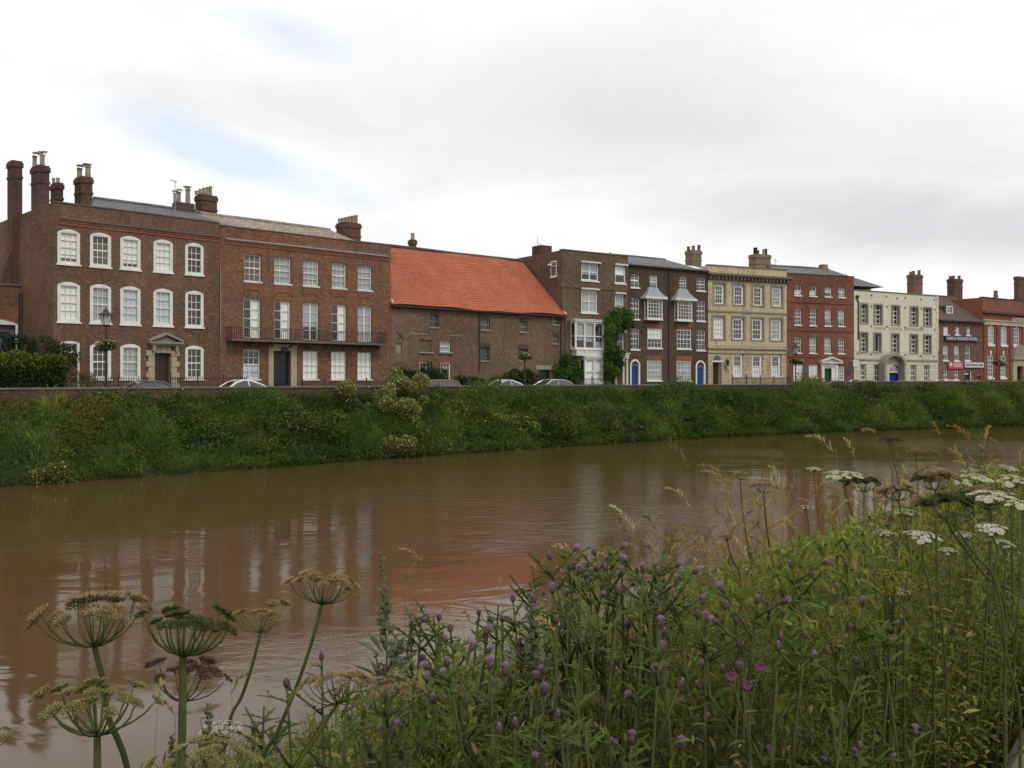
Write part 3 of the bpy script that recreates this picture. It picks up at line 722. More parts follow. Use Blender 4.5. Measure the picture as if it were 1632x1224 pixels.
# side wall window with its top vent propped open
sv = 1.25; sz0, sz1 = 11.15, 12.6
b = MB(); b.box(-.06, .0, sv-.45, sv-.37, sz0, sz1); b.box(-.06, .0, sv+.37, sv+.45, sz0, sz1); b.box(-.06, .0, sv-.37, sv+.37, sz0, sz0+.08); b.box(-.06, .0, sv-.37, sv+.37, sz1-.5, sz1-.43); b.box(-.1, .0, sv-.5, sv+.5, sz0-.1, sz0-.001)
wo = H4.part(b, 'window', M['white']); wo['label'] = 'small side window with its top vent propped open'
b = MB()
for q in (-.38, .32): b.poly([(-.02,sv+q,sz1), (-.02,sv+q+.06,sz1), (-.5,sv+q+.06,sz1-.35), (-.5,sv+q,sz1-.35)]); b.poly([(-.02,sv+q,sz1-.04), (-.5,sv+q,sz1-.39), (-.5,sv+q+.06,sz1-.39), (-.02,sv+q+.06,sz1-.04)])
b.poly([(-.46,sv-.38,sz1-.32), (-.46,sv+.38,sz1-.32), (-.52,sv+.38,sz1-.4), (-.52,sv-.38,sz1-.4)]); b.poly([(-.0,sv-.38,sz1+.02), (-.0,sv+.38,sz1+.02), (-.08,sv+.38,sz1-.06), (-.08,sv-.38,sz1-.06)]); H4.part(b, 'vent_sash', M['white'], wo)
b = MB(); b.quad((-.02,sv+.37,sz0+.08), (-.02,sv-.37,sz0+.08), (-.02,sv-.37,sz1-.43), (-.02,sv+.37,sz1-.43)); H4.part(b, 'pane', M['letterdark'], wo)
H4.build_wall()
H4.roof('slate', 2, 6, 13.2, 6, 12.3)
H4.chimney(847, 880, 392.5, 5.0, 12, 1.6, cap=False, px=True, mat='bch')
b = MB(); u, z = H4.uz(510,140,3.0); b.poly([(u-.55,2.5,13), (u+.55,2.5,13), (u,3,z)]); b.poly([(u+.55,2.5,13), (u+.55,3.6,13), (u,3,z)]); b.poly([(u-.55,3.6,13), (u-.55,2.5,13), (u,3,z)]); H4.part(b, 'rooflight', M['slate'])
b = MB(); u, z = H4.uz_px(857,377,8); b.tube([(u,8,13), (u,8,z)], .03, 5); b.tube([(u,8,z-.7), (u+.6,8,z-.75)], .02, 5); H4.part(b, 'aerial', M['lead'])
u = .25; H4.pipe([(u,-.06,.2), (u,-.06,7.3)], .05, 'ironrust')

# ---------------------------------------------------------------- house 5: dark pair with oriels and blue doors
H5 = House('terraced_house', 'dark brown brick pair with oriel windows and two blue arched doors', 1001, 90.3, 1128.5, 95.9, c4, M['b5'], 12.68, 10.5)
nar = [((659,722),((303,398),(476,627),(695,846))), ((1134,1197),((330,422),(498,640),(706,852)))]
for (x0,x1), rows in nar:
    for i, (y0,y1) in enumerate(rows): H5.win(H5.rect(x0,x1,y0,y1), 2 if i == 0 else 3, 4, fw=.06, rec=.1, state='dark', sill=.15, mun=.04)
H5.win(H5.rect(795,853,313,406), 3, 4, fw=.08, rec=.1, state='upgrey', sill=.14); H5.win(H5.rect(1007,1064,323,415), 3, 4, fw=.08, rec=.1, state='dark', sill=.14)
for (x0,x1,y0,y1), stt in (((780,886,697,838),'up'), ((993,1097,703,843),'dark'), ((777,883,927,1072),'netgrey'), ((991,1095,930,1073),'netgrey')):
    r_ = H5.rect(x0,x1,y0,y1); H5.win(r_, 4, 4, fw=.1, rec=.06, state=stt, sill=.12, mun=.045)
    b = MB(); b.prism([(r_[0]+.02, r_[3]+.02), (r_[1]-.02, r_[3]+.02), (r_[1]+.16, r_[3]+.46), (r_[0]-.16, r_[3]+.46)], -.012, .05); H5.part(b, 'brick_arch', M['rubbed'])
for x0, x1, yt, yb in ((780,888,483,626), (997,1103,496,636)):
    v = -.5; u0, u1 = H5.U(x0,v), H5.U(x1,v); z0, z1 = H5.Z((x0+x1)/2,yb,v), H5.Z((x0+x1)/2,yt,v); f = MB()
    f.ring(u0, u1, z0, z1, .1, v, v+.1)
    for i in range(1, 5): x = u0+.1+(u1-u0-.2)*i/5; f.box(x-.022, x+.022, v+.02, v+.07, z0+.1, z1-.1)
    xs = [u0+.1+(u1-u0-.2)*i/5 for i in range(6)]
    for j in range(1, 5):
        z = z0+.1+(z1-z0-.2)*j/5
        for i in range(5): f.box(xs[i]+.022*(i > 0), xs[i+1]-.022*(i < 4), v+.018, v+.068, z-.02, z+.02)
    for u in (u0, u1-.08): f.box(u, u+.08, v+.1, .02, z0, z0+.1); f.box(u, u+.08, v+.1, .02, z1-.1, z1); f.box(u, u+.08, -.08, .02, z0+.1, z1-.1); f.box(u, u+.08, v+.1, -.08, (z0+z1)/2-.03, (z0+z1)/2+.03)
    f.box(u0-.05, u1+.05, v-.05, .02, z0-.14, z0-.003)
    fo = H5.part(f, 'oriel_window', M['white']); g = MB(); g.quad((u0+.1,v+.055,z0+.1), (u1-.1,v+.055,z0+.1), (u1-.1,v+.055,z1-.1), (u0+.1,v+.055,z1-.1))
    for u in (u0+.04, u1-.04): g.quad((u,v+.1,z0+.1), (u,-.08,z0+.1), (u,-.08,z1-.1), (u,v+.1,z1-.1))
    H5.part(g, 'pane', M['glass'], fo); H5.hole(u0+.15, u1-.15, z0+.1, z1-.1)
    h = MB(); h.box(u0-.45, u1+.45, v-.3, .02, z1+.002, z1+.2); H5.part(h, 'oriel_cornice', M['white'], fo)
    h = MB(); zz = z1+.2; lv = [(.42, .27, 0), (.1, .08, .25), (-.18, -.1, .55), (-.42, -.28, .98)]
    for (e0, q0, h0), (e1, q1, h1) in zip(lv, lv[1:]):
        Pa = [(u0-e0,v-q0,zz+h0), (u1+e0,v-q0,zz+h0), (u1+e0,0,zz+h0), (u0-e0,0,zz+h0)]; Pb = [(u0-e1,v-q1,zz+h1), (u1+e1,v-q1,zz+h1), (u1+e1,0,zz+h1), (u0-e1,0,zz+h1)]
        for i in range(3 if False else 4):
            if i == 2: continue
            h.quad(Pa[i], Pa[(i+1) % 4], Pb[(i+1) % 4], Pb[i])
    h.quad(*Pb); H5.part(h, 'oriel_roof', M['lead'], fo)
for x0, x1, yt in ((653,725,918), (1127,1197,926)):
    u0, u1 = H5.U(x0), H5.U(x1); zt_ = H5.Z((x0+x1)/2, yt); rr = (u1-u0)/2; zs_ = zt_-rr; w = .17
    di0, di1 = u0+w, u1-w; ri = (di1-di0)/2
    H5.door((di0, di1, .05, zs_+.02), 'bluedoor', rec=.2)
    b = MB(); b.ringprism([(u0, 0)]+arc_pts(u0, u1, zs_, rr)+[(u1, 0)], [(di0, 0)]+arc_pts(di0, di1, zs_, ri)+[(di1, 0)], -.04, .18); b.box(di0, di1, .05, .18, zs_-.03, zs_+.07)
    for i in range(1, 6):
        a = math.pi*i/6; b.tube([((u0+u1)/2, .12, zs_+.07), ((u0+u1)/2-ri*.98*math.cos(a), .12, zs_+ri*.98*math.sin(a))], .016, 4)
    so = H5.part(b, 'arched_door_surround', M['white'])
    g = MB(); g.poly([(u, .01, z) for u, z in arc_pts(di0, di1, zs_+.07, ri-.07)]); H5.part(g, 'fanlight_pane', M['carglass'], so)
    H5.hole(di0, di1, zs_+.06, zs_+.12)
H5.build_wall(parapet=False)
za = H5.Z(640,174,5.0); H5.roof('slate', H5.u0, H5.u1-1.4, za, 5.0, 12.7, ve=-.2, ridge=True)
b = MB(); b.box(0.02, H5.L-.02, -.3, -.2, 12.6, 12.74); H5.part(b, 'gutter', M['iron'])
for x in (665, 850, 1030): u = H5.U(x); H5.bx('snow_guard', 'lead', u-.35, u+.35, .2, .3, 12.98, 13.1)
b = MB(); u0, u1 = H5.U(1085,1.2), H5.U(1150,1.2); sl = (za-12.7)/5.2
b.quad((u0,.5,12.7+.7*sl+.06), (u1,.5,12.7+.7*sl+.06), (u1,1.9,12.7+2.1*sl+.06), (u0,1.9,12.7+2.1*sl+.06)); H5.part(b, 'skylight', M['white'])
H5.chimney(1050, 1172, 135, 5.0, 12, 1.1, mat='bchy', pots=[(1066,1086,105,'potred'), (1110,1130,98,'potred',.2), (1132,1152,95,'potred',-.2)])
u = H5.U(932); H5.pipe([(u,-.07,.2), (u,-.07,12.5)], .06, 'ironrust')

# ---------------------------------------------------------------- house 6: buff stone front
c5 = (1100, 380, 4.707)
H6 = House('stone_house', 'buff stone fronted house with heavy dentil cornice and broad white window frames', 1128.5, 95.9, 1254, 100.5, c5, M['stone'], 13.34, 11.5)
for row, (yy0, yy1), ss in (((181,259),(325,406),(472,549),(612,690)),(348,498),('dark','dark','dark','dark')), (((172,256),(317,404),(463,547),(604,688)),(594,760),('blind','dark','dark','netgrey')):
    pass
rows6 = [([(181,259),(325,406),(472,549),(612,690)], (H6.Z(510,504), H6.Z(510,356)), ['dark','dark','dark','netgrey']), ([(172,256),(317,404),(463,547),(604,688)], (H6.Z(505,760), H6.Z(505,598)), ['blind','dark','dark','netgrey']), ([(320,399),(465,543),(609,683)], (H6.Z(505,1038), H6.Z(505,868)), ['lowwhite','lowwhite','lowwhite'])]
for i, (cs, (z0,z1), ss) in enumerate(rows6):
    for (a, b_), s_ in zip(cs, ss): H6.win((H6.U(a), H6.U(b_), z0, z1), 3, 4, fw=.27, rec=.16, state=s_, sill=.0 if i < 2 else .1, surround=(.2,'stonetrim') if i < 2 else None, mun=.04, bottom=.12)
u0, u1 = H6.U(170), H6.U(242); dz = H6.Z(205,925)
H6.door((u0, u1-.15, .05, dz-.05), 'browndoor', rec=.55); H6.bx('door_lintel', 'white', u0-.05, u1+.05, -.03, .25, dz-.04, dz+.12); H6.bx('door_jamb', 'offwhite', u1-.14, u1, .0, .6, 0, dz-.045)
b = MB(); r_ = (H6.U(224)-u0)/2; b.prism(arc_pts(u0+.05, u0+.05+2*r_, dz+.121, r_*1.25), -.02, .05); H6.part(b, 'fanlight', M['letterdark'])
z = H6.Z(400,555); H6.bx('string_course', 'stonetrim', H6.u0, H6.u1, -.1, .05, z-.06, z+.12); z = H6.Z(400,830); H6.bx('string_course', 'stonetrim', H6.u0, H6.u1, -.14, .05, z-.05, z+.1); H6.bx('string_course', 'stonetrim', H6.u0, H6.u1, -.07, .05, z-.5, z-.4)
zc0, zc1 = H6.Z(430,318), H6.Z(430,288)
b = MB(); b.box(H6.u0-.1, H6.u1+.35, -.62, .05, zc1-.02, zc1+.16); b.box(H6.u0-.05, H6.u1+.3, -.5, .05, zc1-.14, zc1-.02); b.box(H6.u0, H6.u1+.1, -.15, .05, zc0-.1, zc1-.14)
co = H6.part(b, 'cornice', M['cornice']); b = MB(); n = 22
for i in range(n): x = H6.u0+.1+(H6.L-.3)*i/(n-1); b.box(x-.09, x+.09, -.42, -.15, zc0+.02, zc1-.141)
H6.part(b, 'dentils', M['cornice'], co)
H6.bx('parapet_coping', 'cornice', H6.u0-.04, H6.u1+.04, -.08, .42, 13.342, 13.46)
lb = MB(); u, z = H6.uz(278,935,-.3); lb.lathe([(.05,-.28),(.12,-.2),(.18,.2),(.2,.22),(.1,.36),(.03,.42)], (u,-.35,z), 6); lb.tube([(u,0,z-.5), (u,-.2,z-.45), (u,-.35,z-.28)], .03, 5); lb.box(u-.06, u+.06, -.03, .05, z-.7, z-.3); H6.part(lb, 'wall_lantern', M['iron'])
b = MB(); u, z = H6.uz(272,990); b.box(u-.22, u+.22, -.03, .03, z-.2, z+.25); H6.part(b, 'wall_plaque', M['greystone'])
H6.build_wall()
H6.roof('slate', 1, H6.L-1, 13.3, 5.5, 12.2)
H6.chimney(437, 606, 124, 5.5, 12.2, 1.2, mat='bchy', pots=[(476,502,70,'soot'), (508,526,88,'potred',.2), (533,551,84,'pot',-.2), (560,581,78,'soot',.1)])
b = MB(); u, z = H6.uz(638,150,5.2); b.tube([(u,5.2,13), (u,5.2,z)], .03, 5)
for k in range(3): b.tube([(u-.5+.1*k,5.2,z-.12-.55*k), (u+.45,5.2,z-.35-.5*k)], .02, 5)
H6.part(b, 'aerial', M['lead'])

# ---------------------------------------------------------------- house 7: plum red brick
H7 = House('red_brick_house', 'plum red brick house with green door under a white pediment', 1254, 100.5, 1361, 104.1, c5, M['b7'], 13.03, 11.0)
cs7 = [[(782,838),(896,950),(1010,1063),(1112,1164)], [(782,837),(895,949),(1009,1060),(1109,1160)], [(778,837),(894,949),(1006,1060),(1108,1159)]]
zz7 = [(H7.Z(1035,438), H7.Z(1035,364)), (H7.Z(1035,656), H7.Z(1035,533)), (H7.Z(1035,862), H7.Z(1035,744))]
ss7 = [['lowwhite','lowwhite','upgrey','netgrey'], ['dark','dark','upgrey','upgrey'], ['dark','netgrey','netgrey','dark']]
for i in range(3):
    for k, (a, b_) in enumerate(cs7[i]):
        r_ = (H7.U(a), H7.U(b_), *zz7[i]); H7.win(r_, 3 if i else 2, 4 if i else 2, fw=.08, rec=.12, state=ss7[i][k], sill=.11, mun=.042, gap=.1)
        if i: 
            b = MB(); b.prism([(r_[0]+.02, r_[3]+.03), (r_[1]-.02, r_[3]+.03), (r_[1]+.14, r_[3]+.36), (r_[0]-.14, r_[3]+.36)], -.012, .05); H7.part(b, 'brick_arch', M['rubbed'])
for x0, x1, y0, y1 in ((776,847,942,1066), (891,959,948,1046), (1104,1160,960,1068)):
    H7.win(H7.rect(x0,x1,y0,y1), 3, 4, fw=.13, rec=.1, state='blind' if x0 < 1000 else 'netgrey', sill=.1, mun=.04)
u0, u1 = H7.U(1003), H7.U(1056); dz = H7.Z(1030,975); H7.door((u0, u1, .05, dz), 'greendoor', rec=.2)
b = MB(); pa0, pa1 = H7.U(980), H7.U(1098); zb_ = H7.Z(1040,938)
b.box(pa0, u0-.01, -.12, .2, 0, zb_-.35); b.box(u1+.01, pa1, -.12, .2, 0, zb_-.35); b.box(u0-.01, u1+.01, -.06, .2, dz+.01, zb_-.35); b.box(pa0-.05, pa1+.05, -.2, .05, zb_-.349, zb_)
for a in (pa0, pa1-.28): b.box(a, a+.28, -.24, -.12, 0, zb_-.35)
po = H7.part(b, 'doorcase', M['white']); b = MB(); q0, q1 = H7.U(968), H7.U(1122); za_ = H7.Z(1045,893); qm = (q0+q1)/2
b.box(q0, q1, -.5, .05, zb_+.001, zb_+.15); b.prism([(q0+.2,zb_+.15), (q1-.2,zb_+.15), (qm,za_-.15)], -.2, .05)
for e in (q0, q1):
    P = [(e, zb_+.152), (qm, za_-.12), (qm, za_+.06), (e, zb_+.3)]; b.prism(P if e == q1 else P[::-1], -.5, .05)
H7.part(b, 'pediment', M['offwhite'], po)
for yy in (480, 690, 887): z = H7.Z(970,yy); H7.bx('string_course', 'b7', H7.u0, H7.u1, -.07, .05, z-.1, z+.1)
for x0, x1, y0, y1 in ((851,884,962,1012), (1166,1202,962,1004)): u0, u1, z0, z1 = H7.rect(x0,x1,y0,y1); H7.bx('wall_plaque', 'letterdark', u0, u1, -.05, .04, z0, z1)
H7.bx('parapet_coping', 'b7', H7.u0, H7.u1+.03, -.06, .4, 13.032, 13.12)
H7.build_wall()
ra, rz = H7.uz(735,212,5.0); rb, rz2 = H7.uz(1035,222,5.0); H7.roof('slate', ra-3, rb, rz, 5.0, 12.1, ea=ra-3, eb=rb+4.0)
H7.chimney(960, 1036, 197, 5.0, 12, .9, cap=False, mat='bchy')
u, z = H7.uz(1170,270,3); H7.pipe([(u,3,12), (u,3,z)], .05, 'soot', 'flue')

# ---------------------------------------------------------------- house 8: cream rendered
c6 = (1340, 400, 5.1)
H8 = House('rendered_house', 'cream rendered house with deep grey window surrounds and arched hooded porch', 1361, 104.1, 1495.5, 111.7, c6, M['cream'], 11.54, 11.0)
zz8 = [(H8.Z(445,596), H8.Z(445,450)), (H8.Z(445,824), H8.Z(445,678)), (.75, H8.Z(435,924))]
cs8 = [[(165,215),(274,332),(417,474),(567,623),(677,733)], [(160,215),(270,324),(415,470),(566,621),(676,731)], [(156,208),(270,325),(565,615),(674,722)]]
for i in range(3):
    for k, (a, b_) in enumerate(cs8[i]):
        H8.win((H8.U(a), H8.U(b_), *zz8[i]), 1 if (i, k) == (1, 1) else 2 if i < 2 else 3, 1 if (i, k) == (1, 1) else 4, fw=.07, rec=.24, state='dark', sill=0, surround=(.19,'greystone') if i < 2 else None, mun=.075, lab='sash window standing wide open' if (i, k) == (1, 1) else None)
u0, u1 = H8.U(383), H8.U(487); zt_ = H8.Z(435,912); rr = (u1-u0)/2; zs_ = zt_-rr*.9; w = .16
H8.door((u0+w, u1-w, .05, zs_-.05), 'bluedoor', rec=.25, double=True)
b = MB(); b.ringprism([(u0, 0)]+arc_pts(u0, u1, zs_, rr*.9)+[(u1, 0)], [(u0+w, 0)]+arc_pts(u0+w, u1-w, zs_, rr*.9-w)+[(u1-w, 0)], -.05, .2); b.box(u0+w, u1-w, -.02, .2, zs_-.08, zs_+.08); so = H8.part(b, 'arched_door_surround', M['white'])
g = MB(); g.poly([(u, .0, z) for u, z in arc_pts(u0+w, u1-w, zs_+.08, rr*.9-w-.08)][::1]); H8.part(g, 'fanlight_pane', M['carglass'], so)
v = -.85; q0, q1 = H8.U(358,v), H8.U(532,v); zh = H8.Z(445,832,v); zsp = H8.Z(445,920,v); qr = (q1-q0)/2
b = MB(); b.ringprism(arc_pts(q0, q1, zsp, zh-zsp), arc_pts(q0+.28, q1-.28, zsp, (zh-zsp)-.3), v, .02); po = H8.part(b, 'porch_hood', M['greystone'])
for a in (q0, q1-.3): b = MB(); b.box(a, a+.3, v+.02, .02, 0, zsp-.002); H8.part(b, 'porch_pier', M['greystone'], po)
for x, y in ((130,372),(248,360),(370,370),(455,385),(523,382),(650,393),(760,398),(248,450),(375,452),(523,460),(655,468),(762,475),(245,612),(372,615),(523,620),(655,625),(762,635),(135,832),(243,838),(368,845),(523,843),(650,853),(757,855)):
    u, z = H8.uz(x,y); b = MB(); b.prism([(u+.1*math.cos(-a*math.pi/4), z+.1*math.sin(-a*math.pi/4)) for a in range(8)][::-1], -.06, .02); H8.part(b, 'anchor_plate', M['ironrust'])
for k in range(16):
    z = 5.0+k*.42; b = MB(); w = .5 if k % 2 else .3; b.box(H8.L-.02-w, H8.L+.0, -.05, .03, z, z+.38); H8.part(b, 'quoin', M['cream'])
for x0, x1 in ((270,365), (388,500), (515,682)):
    u0, u1, z0, z1 = H8.rect(x0,x1,617+(x0-270)*.03,642+(x0-270)*.03); H8.bx('faded_lettering', 'faded', u0, u1, -.004, .02, z0, z1)
z = H8.Z(450,888); H8.bx('string_course', 'stonetrim', H8.u0, H8.U(352), -.09, .04, z-.08, z+.08); H8.bx('string_course', 'stonetrim', H8.U(536), H8.u1, -.09, .04, z-.08, z+.08)
u = H8.U(140); H8.pipe([(H8.U(126),-.08,H8.Z(126,380)), (u,-.08,H8.Z(140,415)), (u,-.08,H8.Z(140,720))], .07, 'ironrust')
u, z = H8.uz(127,375); H8.bx('hopper_head', 'iron', u-.14, u+.14, -.25, .02, z-.15, z+.2)
H8.bx('parapet_coping', 'cornice', H8.u0-.03, H8.u1+.03, -.06, .4, 11.542, 11.66)
H8.build_wall(); H8.roof('slate', 1.5, H8.L-1.5, 11.5, 5.5, 10.5)
H8.chimney(536, 667, 195, 5.0, 10.5, 1.3, mat='b9', pots=[(560,579,170,'potred'), (593,611,162,'potred',.2), (627,645,157,'potred')])
H8.chimney(110, 241, 300, 4.5, 10.5, 1.0, mat='b9', pots=[(120,135,265,'pot'), (162,178,257,'pot'), (206,222,258,'pot')])

# ---------------------------------------------------------------- house 9: hotel
H9 = House('hotel_building', 'small grey brown brick hotel with steep plum tiled roof beneath one dormer', 1495.5, 111.7, 1566, 115.4, c6, M['b9'], 8.68, 10.0, 'hotel')
for cs, y0, y1, nx, s_ in (([(836,878),(928,968),(1020,1056)],616,683,2,['blind','side','side']), ([(831,874),(921,964),(1010,1054)],770,890,2,['upgrey','upgrey','dark']), ([(831,869),(919,958)],970,1045,2,['dark','dark'])):
    zz = (H9.Z(940,y1), H9.Z(940,y0))
    for (a, b_), t_ in zip(cs, s_):
        H9.win((H9.U(a), H9.U(b_), *zz), nx, 2, fw=.1, rec=.1, state=t_, sill=.16)
        if y0 < 900:
            r_ = (H9.U(a), H9.U(b_)); b = MB(); b.prism([(r_[0], zz[1]+.02), (r_[1], zz[1]+.02), (r_[1]+.12, zz[1]+.34), (r_[0]-.12, zz[1]+.34)], -.012, .05); H9.part(b, 'brick_arch', M['rubbed'])
u0, u1, z0, z1 = H9.rect(1006,1050,978,1050); H9.door((u0, u1, 0, z1), 'browndoor', rec=.2, fan=.4); H9.bx('door_jamb', 'offwhite', u1+.01, u1+.12, -.04, .1, 0, z1)
u0, u1, z0, z1 = H9.rect(1087,1144,982,1055); H9.door((u0+.1, u1-.1, 0, z1-.5), 'reddoor', rec=.2, double=True)
b = MB(); b.ringprism([(u0-.1,0)]+arc_pts(u0-.1,u1+.1,z1-.6,.75)+[(u1+.1,0)], [(u0+.1,0)]+arc_pts(u0+.1,u1-.1,z1-.6,.55)+[(u1-.1,0)], -.04, .1); b.poly([(u,.02,z) for u, z in arc_pts(u0+.1,u1-.1,z1-.6,.55)]); H9.part(b, 'red_arch', M['reddoor'])
H9.build_wall(parapet=False)
ra, rz = H9.uz(790,368,5.0); rb, rz2 = H9.uz(935,370,5.0); H9.roof('plaintile', 0.02, rb, rz, 5.0, 8.72, ve=-.35, ea=.02, eb=H9.L+.02)
b = MB(); b.box(0.03, H9.L-.03, -.46, -.35, 8.55, 8.7); H9.part(b, 'gutter', M['iron'])
dv = 1.0
for _ in range(6): u0, u1, z0, z1 = H9.rect(862,912,447,508,dv); dv = -.35+(z0-8.72)/(rz-8.72)*5.35-.1
b = MB(); b.ring(u0, u1, z0, z1, .12, dv, dv+.12); b.box((u0+u1)/2-.04, (u0+u1)/2+.04, dv+.02, dv+.1, z0+.12, z1-.12); wo = H9.part(b, 'dormer', M['white'])
b = MB(); b.box(u0+.03, u1-.03, dv+.13, dv+1.6, z0-.1, z1+.05); H9.part(b, 'dormer_cheeks', M['plaintile'], wo); b = MB(); b.quad((u0+.12,dv+.06,z0+.12), (u1-.12,dv+.06,z0+.12), (u1-.12,dv+.06,z1-.12), (u0+.12,dv+.06,z1-.12)); H9.part(b, 'pane', M['glass'], wo)
H9.chimney(861, 992, 230, 5.5, 9, 1.3, mat='bch', pots=[(882,902,204,'potred'), (918,936,200,'potred',.2), (953,971,200,'potred')])

# ---------------------------------------------------------------- house 10: bank
H10 = House('bank_building', 'bright red brick bank with white sash windows and a stone band', 1566, 115.4, 1710, 128.9, c6, M['b10'], 11.75, 12.0, 'bank')
zz = [(H10.Z(1328,762), H10.Z(1328,618)), (H10.Z(1320,1026), H10.Z(1320,852))]
for i, cs in enumerate(([(1196,1248),(1301,1353),(1403,1453),(1505,1556),(1610,1660)], [(1191,1243),(1296,1345),(1610,1660)])):
    for k, (a, b_) in enumerate(cs):
        r_ = (H10.U(a), H10.U(b_), *zz[i]); H10.win(r_, 3, 4 if i == 0 else 5, fw=.15, rec=.1, state='netgrey' if i == 0 and k < 2 else 'dark', sill=.28, mun=.05, mid=i == 0)
        um = (r_[0]+r_[1])/2; b = MB(); b.prism([(um-.1, r_[3]+.02), (um+.1, r_[3]+.02), (um+.16, r_[3]+.62), (um-.16, r_[3]+.62)], -.06, .05); H10.part(b, 'keystone', M['white'])
z = H10.Z(1300,588); H10.bx('stone_band', 'faded', H10.u0, H10.u1, -.16, .05, z-.28, z+.22); H10.bx('stone_band', 'faded', H10.u0, H10.u1, -.28, .05, z+.221, z+.36)
z = H10.Z(1300,515); H10.bx('parapet_moulding', 'plaintile', H10.u0-.1, H10.u1, -.4, .05, z, z+.3)
for x in (1167, 1272, 1377, 1480): u = H10.U(x); H10.bx('pilaster', 'b10', u-.25, u+.25, -.12, .05, .9, H10.Z(1300,606))
H10.bx('plinth', 'greystone', H10.u0, H10.u1, -.1, .05, -.1, .85)
u0, u1, z0, z1 = H10.rect(1415,1468,940,1055); H10.door((u0, u1, .0, z1), 'browndoor', rec=.35)
b = MB(); b.box(H10.U(1382), u0-.01, -.3, .3, 0, z1+.05); b.box(u1+.01, H10.U(1505), -.3, .3, 0, z1+.05); b.box(H10.U(1382), H10.U(1505), -.32, .3, z1+.051, z1+.9); b.box(H10.U(1375), H10.U(1512), -.55, .05, z1+.901, z1+1.1); do = H10.part(b, 'door_surround', M['doorstone'])
b = MB(); b.prism([(H10.U(1385), z1+1.101), (H10.U(1502), z1+1.101), (H10.U(1480), z1+2.5), (H10.U(1443), z1+2.85), (H10.U(1405), z1+2.4)], -.4, .05); H10.part(b, 'carved_crest', M['greystone'], do)
H10.bx('parapet_coping', 'plaintile', H10.u0-.05, H10.u1, -.08, .42, 11.752, 11.86)
H10.build_wall(); H10.roof('slate', 2, H10.L-3, 11.7, 6, 10.7)
H10.chimney(1236, 1282, 362, 4.0, 10.7, .8, cap=False, mat='bchy', pots=[(1250,1268,322,'potred')])
H10.chimney(1405, 1500, 210, 4.5, 10.7, 1.3, mat='bch')
# taller back range of the same street seen over the bank parapet is only the chimney base
u, z = H10.uz(1420,395,4.5); H10.bx('chimney_base', 'bch', u-.3, u+2.6, 3.6, 5.4, 10.7, z+.1)

# ---------------------------------------------------------------- signs
def place(o, H, u, v, z):
    o.location = H.world(u, v, z); o.rotation_euler = (0, 0, math.atan2(H.d.y, H.d.x)); return o
def board(H, r, mat, label, name='sign_board', v=-.14, th=.1, cat='sign'):
    u0, u1, z0, z1 = r; b = MB(); b.box(0, u1-u0, 0, th, 0, z1-z0); o = b.build(name, M[mat]); place(o, H, u0, v-th, z0); return tag(o, label, cat, 'signs on the building fronts')
r_ = H9.rect(838,1107,692,734); s_ = board(H9, r_, 'navy', 'long navy hotel sign board with white capital letters')
t = text_mesh('HARE & HOUNDS HOTEL', (r_[1]-r_[0])*.94, (r_[3]-r_[2])*.58, M['white'], 'lettering'); t.parent = s_; t.location = ((r_[1]-r_[0])*.03, -.012, (r_[3]-r_[2])*.2)
r_ = H9.rect(863,985,900,957); s_ = board(H9, r_, 'banner', 'red banner with a pale round emblem on the hotel wall', 'wall_banner', th=.04)
b = MB(); W_, h_ = r_[1]-r_[0], r_[3]-r_[2]; b.prism([(W_*.17+h_*.27*math.cos(a*math.pi/8), h_*.62+h_*.27*math.sin(a*math.pi/8)) for a in range(16)], -.014, -.003); b.build('emblem', M['signwhite'], s_)
b = MB()
for j in range(4): b.box(W_*.36, W_*(.95 if j % 2 else .85), -.014, -.003, h_*(.78-.17*j), h_*(.84-.17*j))
b.build('lettering', M['sticker'], s_)
r_ = H9.rect(996,1148,907,947); s_ = board(H9, r_, 'signwhite', 'white sign board with dark capitals above the hotel doors')
t = text_mesh('QUARTERS BAR & GRILL', (r_[1]-r_[0])*.92, (r_[3]-r_[2])*.42, M['letterdark'], 'lettering'); t.parent = s_; t.location = ((r_[1]-r_[0])*.04, -.012, (r_[3]-r_[2])*.28)
r_ = H10.rect(1387,1530,546,571); t = text_mesh('LLOYDS BANK', r_[1]-r_[0], r_[3]-r_[2], M['white'], 'bank_lettering', .04); place(t, H10, r_[0], -.08, r_[2]); tag(t, 'raised white capital letters naming the bank above its stone band', 'sign', 'signs on the building fronts')
r_ = H7.rect(1181,1221,911,960); p = H7.world(r_[0], -.05, r_[2]); b = MB(); b.box(0, r_[1]-r_[0], -.9, -.82, 0, r_[3]-r_[2]); b.box((r_[1]-r_[0])/2-.03, (r_[1]-r_[0])/2+.03, -.82, .05, r_[3]-r_[2]-.1, r_[3]-r_[2]-.04)
o = b.build('projecting_sign', M['signwhite']); place(o, H7, r_[0], -.0, r_[2]); tag(o, 'plain white bracket sign between the plum brick and cream houses', 'sign', 'signs on the building fronts')

# ---------------------------------------------------------------- railings
railing(H1, H1.U(415,-1.5), H1.U(695,-1.5), -1.5, 1.72, 'black iron railing left of the pedimented doorway')
railing(H1, H1.U(812,-1.5), H1.L+1.2, -1.5, 1.75, 'black iron railing right of the pedimented doorway')
railing(H2, 1.2, H2.U(355,-1.5), -1.5, 1.5, 'black iron railing left of the black double door')
railing(H2, H2.U(550,-1.5), H2.L+.2, -1.5, 1.5, 'black iron railing right of the black double door')
railing(H4, H4.U(262,-2.2), H4.U(455,-2.2), -2.2, 1.7, 'black iron railing before the white bay window')
railing(H6, H6.U(318,-1.6), H6.U(760,-1.6), -1.6, 1.85, 'black iron railing along the buff stone house')
